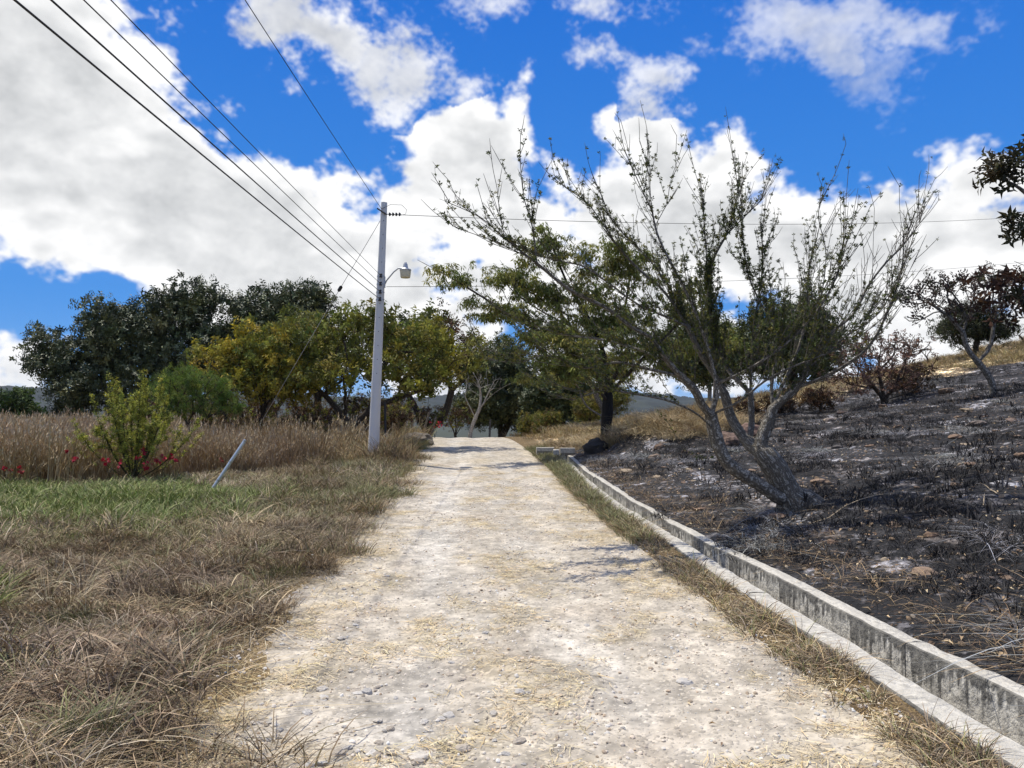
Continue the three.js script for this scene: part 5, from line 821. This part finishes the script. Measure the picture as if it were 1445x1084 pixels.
cover('pole_foot_grass', 'green grey grass strip along the road at the foot of the lamp pole', 'grass', [1, 2, 3, 4, 5].map((s) => patch((q) => tuft(q, { n: 22, h: [0.12, 0.30], rad: 0.10, w: 0.004, lean: 0.7, curl: 0.6, colors: SAGE }), 20, 0.44, 450 + s)), bladeMat, 45, 260, (r) => { const d = 11 + 22 * r(); return [roadL(d) + 0.15 - r() * 2.0, d]; }, (x, d) => smooth(0, 0.3, offRoad(x, d)) * clumpy(x, d, 0.7), [0.6, 1.1], 0.2, (r) => tone(r, 0.2));
cover('green_grass', 'fresh green grass patch between the verge and the tall dry grass', 'grass', [1, 2, 3, 4, 5].map((s) => patch((q) => tuft(q, { n: 20, h: [0.10, 0.26], rad: 0.08, w: 0.0042, lean: 0.7, curl: 0.7, colors: GREEN }), 36, 0.53, 460 + s)), bladeMat, 46, 722, (r) => [-3.2 - 12 * r(), 8.4 + 7.2 * r()], (x, d) => greenPatch(x, d), [0.7, 1.25], 0.2, (r) => tone(r, 0.2));
cover('green_grass', 'bright green grass clump at the left of the mown verge', 'grass', [1].map((s) => tuft(465 + s, { n: 46, h: [0.2, 0.42], rad: 0.10, w: 0.004, lean: 0.7, curl: 0.5, colors: [GREEN[0], GREEN[1], GREEN[3]] })), bladeMat, 146, 26, (r) => [-3.9 - 0.9 * r(), 5.6 + 0.9 * r()], () => 1, [0.7, 1.05], 0.2, (r) => tone(r, 0.2));
cover('tall_dry_grass', 'tall tan seeding grass field in front of the oaks', 'grass', [1, 2, 3, 4, 5].map((s) => patch((q) => tuft(q, { n: 20, h: [0.38, 1.12], rad: 0.16, w: 0.0062, lean: 0.32, curl: 0.45, colors: HAY, seeds: 0.5 }), 24, 0.73, 470 + s)), deadMat, 47, 2167, (r) => { const d = 13.5 + 29 * Math.pow(r(), 1.25); return [-3.9 - Math.pow(r(), 0.85) * (8 + d * 0.72), d]; }, (x, d) => smooth(-0.5, 0.6, d - tallEdge(x)) * (0.35 + 0.65 * clumpy(x, d, 0.5)) * smooth(0.3, 1.4, roadL(d) - 1.6 - x), [0.6, 1.15], 0.16, (r, x, d) => mottled(r, x, d, 0.2));
cover('wispy_grass', 'pale wispy seed stalks standing above the tall dry grass', 'grass', [1, 2, 3, 4].map((s) => patch((q) => tuft(q, { n: 5, h: [0.75, 1.35], rad: 0.2, w: 0.0045, lean: 0.3, curl: 0.6, colors: [[0.56, 0.47, 0.31], [0.48, 0.39, 0.24], [0.62, 0.54, 0.38]], seeds: 0.95 }), 7, 0.6, 570 + s)), deadMat, 147, 620, (r) => { const d = 15 + 22 * r(); return [-4.2 - r() * (8 + d * 0.7), d]; }, (x, d) => smooth(0.2, 1.2, d - tallEdge(x)) * drift(x, d, 0.3), [0.7, 1.1], 0.12, (r) => tone(r, 0.2));
cover('dry_crest_grass', 'dry grass under the roadside trees near the road crest', 'grass', [1, 2, 3, 4, 5].map((s) => patch((q) => tuft(q, { n: 18, h: [0.25, 0.75], rad: 0.14, w: 0.006, lean: 0.6, curl: 0.6, colors: [...HAY, SAGE[0], DUN[0]] }), 20, 0.61, 480 + s)), deadMat, 48, 675, (r) => { const d = 20 + 22 * r(); return [roadL(d) + 0.2 - r() * 9, d]; }, (x, d) => smooth(0.1, 0.9, offRoad(x, d)) * clumpy(x, d, 0.6), [0.6, 1.2], 0.25, (r, x, d) => mottled(r, x, d, 0.2));
// right of the road
const kerbX = (r, a, b) => { const d = a + (b - a) * Math.pow(r(), 0.8); return [lerp(roadR(d) - 0.05, lipX(d) - 0.04, Math.pow(r(), 0.8)), d]; };
cover('kerb_grass', 'dry and green grass tufts in the strip along the concrete lip', 'grass', [1, 2, 3].map((s) => tuft(490 + s, { n: 20, h: [0.06, 0.17], rad: 0.05, w: 0.0028, lean: 0.9, curl: 0.8, colors: [...DUN, SAGE[0], SAGE[1], HAY[0]] })), deadMat, 49, 5200, (r) => kerbX(r, 1.5, 24), (x, d) => smooth(-0.35, 0.35, fbm2(3, d * 0.9, 3) + 0.02) * 0.65, [0.6, 1.15], 0.3, (r) => tone(r, 0.22));
cover('kerb_grass', 'greener grass strip along the far end of the drain lip', 'grass', [1, 2].map((s) => tuft(495 + s, { n: 20, h: [0.10, 0.24], rad: 0.08, w: 0.004, lean: 0.7, curl: 0.6, colors: SAGE })), bladeMat, 149, 1700, (r) => kerbX(r, 9, 26), (x, d) => clumpy(x, d, 0.8), [0.6, 1.1], 0.2, (r) => tone(r, 0.2));
cover('bank_straw', 'pale unburned straw heaped over the bank by the charred trunk', 'straw', [1, 2, 3, 4, 5].map((s) => patch((q) => tuft(q, { n: 22, h: [0.12, 0.34], rad: 0.16, w: 0.004, lean: 1.1, curl: 1.2, colors: [...HAY, [0.5, 0.40, 0.22]] }), 16, 0.44, 500 + s)), deadMat, 50, 620, (r) => [1.2 + 6.5 * r(), 18.5 + 8 * r()], (x, d) => (1 - burned(x, d)) * (d > WALL_END || x > wallX(d) + 0.3 ? 1 : 0), [0.6, 1.2], 0.2, (r) => tone(r, 0.18));
cover('skyline_grass', 'yellow dry grass along the skyline above the burn', 'grass', [1, 2, 3, 4, 5].map((s) => patch((q) => tuft(q, { n: 20, h: [0.10, 0.26], rad: 0.16, w: 0.005, lean: 0.7, curl: 0.6, colors: [...HAY, [0.30, 0.26, 0.10], [0.24, 0.22, 0.08]] }), 28, 0.73, 510 + s)), deadMat, 51, 928, (r) => { const d = 21 + 18 * r(); return [lipX(d) + 0.3 + 32 * r(), d]; }, (x, d) => (1 - burned(x, d)) * 0.9, [0.6, 1.2], 0.2, (r) => tone(r, 0.18));
cover('charred_stubble', 'black burned grass stubble over the slope', 'stubble', [1, 2, 3, 4, 5].map((s) => patch((q) => tuft(q, { n: 16, h: [0.03, 0.11], rad: 0.06, w: 0.003, lean: 0.8, curl: 0.5, colors: [[0.014, 0.013, 0.013], [0.024, 0.022, 0.021], [0.010, 0.010, 0.010], [0.05, 0.045, 0.04]] }), 32, 0.49, 520 + s)), deadMat, 52, 1062, (r) => { const d = 1.6 + 25 * Math.pow(r(), 1.3); return [wallX(d) + 0.42 + Math.pow(r(), 0.9) * (4 + d * 0.72), d]; }, (x, d) => burned(x, d) * clumpy(x, d, 1.3) * (1 - 0.75 * ashOn(x, d)), [0.6, 1.3], 0.3, (r) => tone(r, 0.3));
cover('charred_stubble', 'taller black grass stumps on the upper burned slope', 'stubble', [1, 2, 3].map((s) => patch((q) => tuft(q, { n: 9, h: [0.04, 0.14], rad: 0.07, w: 0.005, lean: 0.6, curl: 0.3, colors: [[0.012, 0.011, 0.011], [0.02, 0.018, 0.018], [0.04, 0.036, 0.033]] }), 7, 0.5, 560 + s)), deadMat, 152, 1000, (r) => { const d = 7 + 20 * r(); return [wallX(d) + 0.9 + r() * (3 + d * 0.74), d]; }, (x, d) => burned(x, d) * clumpy(x + 3, d, 0.9), [0.6, 1.3], 0.2, (r) => tone(r, 0.3));
cover('ash_stalks', 'grey ashen grass stalks lying on the burned slope', 'stubble', [1, 2, 3, 4, 5].map((s) => patch((q) => tuft(q, { n: 16, h: [0.06, 0.16], rad: 0.09, w: 0.0026, lean: 2.6, curl: 1.6, colors: [[0.26, 0.26, 0.26], [0.18, 0.18, 0.18], [0.34, 0.34, 0.34], [0.09, 0.09, 0.09]] }), 28, 0.49, 530 + s)), deadMat, 53, 536, (r) => { const d = 1.6 + 24 * Math.pow(r(), 1.2); return [wallX(d) + 0.45 + r() * (4 + d * 0.72), d]; }, (x, d) => burned(x, d) * ashOn(x, d) * 0.9, [0.6, 1.2], 0.1, (r) => tone(r, 0.25));
cover('scorched_straw', 'brown half burned straw along the back of the concrete wall', 'straw', [1, 2].map((s) => tuft(540 + s, { n: 11, h: [0.05, 0.13], rad: 0.08, w: 0.0020, lean: 1.8, curl: 1.4, colors: [[0.24, 0.16, 0.085], [0.17, 0.11, 0.06], [0.33, 0.25, 0.14], [0.09, 0.06, 0.04]] })), deadMat, 54, 5200, (r) => { const d = 1.6 + 21 * r(), far = r() < 0.3; return [wallX(d) + 0.3 + (far ? r() * (3 + d * 0.5) : r() ** 1.6 * 0.9), d]; }, (x, d) => (x - wallX(d) < 1 ? 0.28 : smooth(0.12, 0.42, fbm2(x * 0.8 - 20, d * 0.8 + 11, 4))) * burned(x, d), [0.6, 1.2], 0.2, (r) => tone(r, 0.2));

// straw strewn on the road, dry leaves
function strewn(seed, n, R, len, w, colors) {              // short stalks lying flat in a loose disc
  const r = rng(seed), p = [], c = [], ix = [];
  for (let i = 0; i < n; i++) {
    const a = r() * 6.283, m = Math.sqrt(r()) * R, b = r() * 6.283, l = lerp(len[0], len[1], r() * r()), cv = (r() - 0.5) * 0.8, y0 = 0.001 + 0.006 * r(), y1 = 0.001 + 0.008 * r(), ww = w * (0.6 + 0.8 * r()), col = shade(r, pick(r, colors), 0.22), k0 = p.length / 3;
    for (let k = 0; k <= 2; k++) { const t = k / 2 - 0.5, g = b + cv * t, x = Math.cos(a) * m + Math.cos(b) * l * t - Math.sin(b) * cv * l * t * t, z = Math.sin(a) * m + Math.sin(b) * l * t + Math.cos(b) * cv * l * t * t, y = lerp(y0, y1, t + 0.5); p.push(x - Math.sin(g) * ww, y, z + Math.cos(g) * ww, x + Math.sin(g) * ww, y + ww * 0.6, z - Math.cos(g) * ww); c.push(...col, ...col); }
    ix.push(k0, k0 + 1, k0 + 2, k0 + 1, k0 + 3, k0 + 2, k0 + 2, k0 + 3, k0 + 4, k0 + 3, k0 + 5, k0 + 4);
  }
  const g = new THREE.BufferGeometry(); g.setAttribute('position', new THREE.Float32BufferAttribute(p, 3)); g.setAttribute('color', new THREE.Float32BufferAttribute(c, 3)); g.setIndex(ix); g.computeVertexNormals(); return g;
}
const stalk = [1, 2, 3, 4].map((s) => strewn(550 + s, 26, 0.12, [0.025, 0.13], 0.0014, [[0.58, 0.46, 0.26], [0.50, 0.39, 0.22], [0.42, 0.33, 0.19], [0.62, 0.53, 0.34]]));
{
  const r = rng(55), t = thing('road_straw', 'fine yellow straw strewn over the dirt road', 'straw'); t.userData.kind = 'stuff'; const lists = stalk.map(() => []);
  for (let k = 0; k < 6000; k++) { const d = 1.5 + 19 * Math.pow(r(), 1.5), x = lerp(roadL(d) - 0.1, lipX(d) - 0.1, r()), s = x > roadR(d) ? 0.9 : strawOn(x, d) * (1 - 0.7 * dustOn(x, d)); if (r() > s * 0.8 + 0.01) continue; lists[Math.floor(r() * 4)].push([V(x, G(x, d) + 0.005, -d), new THREE.Euler(0, r() * 6.283, 0), 0.7 + 0.6 * r(), tone(r, 0.2)]); }
  stalk.forEach((g, k) => instances('stalks', g, deadMat, lists[k], t));
}
const litterLeaf = leafGeo([[V(0, 0.006, 0), V(1, 0.1, 0).normalize(), V(0, 0, 1), 0.062, 0.024, 0.5]]);
{
  const r = rng(56), t = thing('fallen_leaves', 'tan dry leaves and chips scattered over the char', 'leaves'); t.userData.kind = 'stuff'; const L = [];
  for (let k = 0; k < 5200; k++) { const d = 1.6 + 20 * Math.pow(r(), 1.3), x = wallX(d) + 0.2 + Math.pow(r(), 1.3) * (3.5 + d * 0.6); if (burned(x, d) < 0.5 || r() > 0.15 + 0.85 * clumpy(x + 9, d, 0.7)) continue; L.push([V(x, G(x, d) + 0.008, -d), new THREE.Euler((r() - 0.5) * 0.7, r() * 6.283, (r() - 0.5) * 0.7), 0.5 + r() * 0.8, shade(r, pick(r, [[0.30, 0.23, 0.14], [0.22, 0.165, 0.10], [0.40, 0.33, 0.21], [0.15, 0.11, 0.07]]))]); }
  instances('leaves', litterLeaf, deadMat.clone(), L, t);
  const L2 = []; for (let k = 0; k < 900; k++) { const d = 1.6 + 28 * Math.pow(r(), 1.2), side = r() < 0.5, x = side ? roadL(d) + (r() - 0.7) * 1.2 : lerp(roadL(d), lipX(d), r() ** 0.6); L2.push([V(x, G(x, d) + 0.006, -d), new THREE.Euler((r() - 0.5) * 0.6, r() * 6.283, (r() - 0.5) * 0.6), 0.25 + r() * 0.45, shade(r, pick(r, [[0.34, 0.26, 0.15], [0.24, 0.17, 0.09], [0.46, 0.38, 0.24], [0.16, 0.11, 0.07]]))]); }
  const t2 = thing('road_leaves', 'small dry leaves blown along the dirt road', 'leaves'); t2.userData.kind = 'stuff'; instances('leaves', litterLeaf, deadMat, L2, t2);
}
// stones
function stoneGeo(seed, detail = 2, flat = 0.6) {
  const g = new THREE.IcosahedronGeometry(1, detail), p = g.attributes.position, r = rng(seed), ox = r() * 50, cut = [];
  for (let k = 0; k < 7; k++) { const a = r() * 6.283, z = r() * 2 - 1, s = Math.sqrt(1 - z * z); cut.push([V(Math.cos(a) * s, z, Math.sin(a) * s), 0.62 + r() * 0.3]); }
  const v = V(); for (let k = 0; k < p.count; k++) { v.fromBufferAttribute(p, k); for (const [n, m] of cut) { const q = v.dot(n) - m; if (q > 0) v.addScaledVector(n, -q * 0.85); } v.multiplyScalar(1 + 0.16 * n3(v.x * 1.4 + ox, v.y * 1.4, v.z * 1.4)); p.setXYZ(k, v.x, v.y * flat, v.z); }
  g.computeVertexNormals(); return g;
}
const stoneGeos = [1, 2, 3, 4].map((s) => stoneGeo(600 + s, 2, 0.30 + 0.07 * s)), pebbleGeos = [1, 2, 3].map((s) => stoneGeo(610 + s, 1, 0.65));
const stoneMats = [[0.58, 0.53, 0.45], [0.52, 0.49, 0.44], [0.64, 0.60, 0.53], [0.46, 0.40, 0.32]].map((c) => std({ color: rgb(...c), bumpMap: concreteBump, bumpScale: 0.004 }));
const scorchMats = [[0.20, 0.13, 0.085], [0.26, 0.18, 0.12], [0.15, 0.12, 0.10], [0.09, 0.08, 0.075], [0.32, 0.25, 0.17]].map((c) => std({ color: rgb(...c), bumpMap: concreteBump, bumpScale: 0.006 }));
function stone(name, label, group, x, d, s, r, mats) { const m = lit(new THREE.Mesh(pick(r, stoneGeos), pick(r, mats))); m.name = numbered(name); if (typeof label === 'function') { label = label(mats.indexOf(m.material), s); } m.position.set(x, G(x, d) + s * (s < 0.04 || d > 6 ? 0.06 : -0.04), -d); m.rotation.set((r() - 0.5) * 0.4, r() * 6.283, (r() - 0.5) * 0.4); m.scale.set(s * (0.8 + 0.5 * r()), s, s * (0.8 + 0.3 * r())); scene.add(m); return tag(m, label, 'stone', group); }
{
  const r = rng(60);
  [[-0.43, 3.68, 0.062, 'long pale flat stone half sunk in the road among straw'], [-0.24, 3.72, 0.05, 'smooth round pale grey stone sunk in the road'], [-0.80, 3.62, 0.035, 'small pale stone beside a straw heap on the road'], [-0.62, 3.95, 0.03, 'blue grey flat stone in the straw on the road'], [-0.38, 4.75, 0.026, 'dark stone standing proud of the road dust'], [-0.30, 4.62, 0.024, 'pale chipped stone next to a dark one on the road'], [1.02, 4.6, 0.06, 'flat grey slab stone flush with the road near the drain']].forEach(([x, d, s, l]) => stone('road_stone', l, undefined, x, d, s, r, stoneMats));
  for (let k = 0; k < 70; k++) { const d = 3.3 + 6 * Math.pow(r(), 1.6), x = r() < 0.55 ? lerp(roadL(d), 0.1, Math.pow(r(), 0.8)) : lerp(roadL(d), roadR(d), r()); stone('road_stone', (q, z) => `${z > 0.022 ? 'larger' : 'small'} loose ${['beige', 'grey', 'cream', 'brown'][q]} stone lying on the dirt road`, 'loose stones on the dirt road', x, d, 0.014 + 0.022 * Math.pow(r(), 2), r, stoneMats); }
  for (let k = 0; k < 64; k++) { const d = 3.25 + 1.3 * r(), x = -1.25 + 1.45 * r(); stone('road_stone', (q, z) => `${z > 0.022 ? 'larger' : 'small'} ${['beige', 'grey', 'cream', 'brown'][q]} stone sunk in the stony patch by the straw heap`, 'stones in the stony patch of the road', x, d, 0.013 + 0.024 * Math.pow(r(), 1.6), r, stoneMats); }
  for (let k = 0; k < 150; k++) { const d = 3 + 19 * Math.pow(r(), 1.1), u = 0.35 + Math.pow(r(), 1.1) * (2 + d * 0.55), x = wallX(d) + u; stone('scorched_rock', (q, z) => `${z > 0.09 ? 'large' : z > 0.055 ? 'medium sized' : 'small'} ${['dark brown', 'reddish brown', 'grey brown', 'blackened', 'tan'][q]} rock lying in the char of the burned slope`, 'scorched rocks on the burned slope', x, d, 0.03 + 0.012 * d * 0.35 * (0.4 + r()) + 0.07 * Math.pow(r(), 4), r, scorchMats); }
  const rock = (x, d, s, sy, label, c) => { const m = lit(new THREE.Mesh(stoneGeo(640 + Math.round(d * 3), 3, 0.8), std({ color: rgb(...c), bumpMap: concreteBump, bumpScale: 0.02 }))); m.name = numbered('boulder'); m.position.set(x, G(x, d) + sy * 0.3, -d); m.scale.set(s, sy, s * 0.9); m.rotation.y = d; scene.add(m); tag(m, label, 'boulder'); };
  rock(2.30, 21.2, 0.36, 0.42, 'dark scorched boulder at the foot of the charred tree', [0.035, 0.032, 0.03]);
  rock(-4.05, 26, 0.5, 0.36, 'dark brown boulder in the grass behind the iron post', [0.10, 0.085, 0.065]);
  rock(-3.5, 28.2, 0.62, 0.4, 'low brown boulder beside the road near the crest', [0.13, 0.11, 0.085]);
  rock(4.9, 17.5, 0.34, 0.30, 'brown boulder in the scorched straw below the bank', [0.17, 0.11, 0.08]);
  rock(5.6, 18.2, 0.30, 0.26, 'reddish boulder at the burn edge behind the thorn tree', [0.20, 0.125, 0.09]);
  const peb = (name, label, seed, n, xd, dens, size, cols) => { const t = thing(name, label, 'gravel'); t.userData.kind = 'stuff'; const q = rng(seed), L = pebbleGeos.map(() => []); for (let k = 0; k < n; k++) { const [x, d] = xd(q); if (q() > dens(x, d)) continue; const s = size(q); L[Math.floor(q() * 3)].push([V(x, G(x, d) + s * 0.2, -d), new THREE.Euler(q() * 0.6, q() * 6.283, q() * 0.6), V(s * (0.8 + 0.6 * q()), s, s), shade(q, pick(q, cols), 0.2)]); } pebbleGeos.forEach((g, k) => instances('pebbles', g, pebMat, L[k], t)); };
  const pebMat = std({ color: 0xffffff, roughness: 0.95 });
  peb('road_gravel', 'loose gravel and grit over the dirt road', 61, 42000, (q) => { const d = 1.5 + 15 * Math.pow(q(), 1.7); return [lerp(roadL(d) - 0.3, roadR(d) + 0.25, q()), d]; }, (x, d) => (0.25 + 0.75 * smooth(-0.2, 0.4, fbm2(x * 1.3 + 8, d * 0.8, 3))) * (1 - 0.75 * dustOn(x, d)), (q) => 0.003 + 0.011 * Math.pow(q(), 4), [[0.60, 0.54, 0.45], [0.54, 0.48, 0.40], [0.66, 0.61, 0.53], [0.46, 0.38, 0.29], [0.36, 0.29, 0.21]]);
  peb('burned_gravel', 'scattered small stones on the burned slope', 62, 9000, (q) => { const d = 1.6 + 22 * Math.pow(q(), 1.3); return [wallX(d) + 0.2 + q() * (3.5 + d * 0.65), d]; }, (x, d) => burned(x, d) * clumpy(x, d, 0.8), (q) => 0.008 + 0.022 * Math.pow(q(), 3), [[0.22, 0.16, 0.10], [0.14, 0.11, 0.09], [0.32, 0.25, 0.17], [0.06, 0.055, 0.05]]);
}
// longer burned sticks
{
  const r = rng(63); [[4.7, 6.9, 0.7, 0.5, 'pale dead stick lying alone on the lower burned slope'], [5.4, 8.6, 0.55, 1.3, 'pale dead stick pointing uphill in the brown straw patch'], [5.0, 8.2, 0.5, 1.0, 'shorter pale stick beside another in the brown straw patch'], [3.5, 9.0, 1.3, 0.25, 'long pale stick on the char below the thorn tree foot'], [4.0, 9.6, 1.0, 2.7, 'pale stick touching the foot of the thorn tree'], [6.4, 9.4, 0.6, 0.4, 'pale stick higher up the burned slope among rocks']].forEach(([x, d, l, a, which]) => { const pts = []; for (let k = 0; k <= 6; k++) { const t = k / 6 * l, X = x + Math.cos(a) * t, D = d + Math.sin(a) * t; pts.push(V(X, G(X, D) + 0.012 + 0.10 * Math.sin(k / 6 * 2.2) * l * 0.6 + (r() - 0.5) * 0.012, -D)); } const m = lit(new THREE.Mesh(tubeOf(pts, pts.map((_, k) => 0.008 - k * 0.0009), 6), stickMat())); m.name = numbered('dead_stick'); scene.add(m); tag(m, which, 'stick', 'dead sticks on the burned slope'); });
  function stickMat() { return scene.userData.stick ??= std({ color: rgb(0.34, 0.27, 0.18) }); }
}
renderer.render(scene, camera);
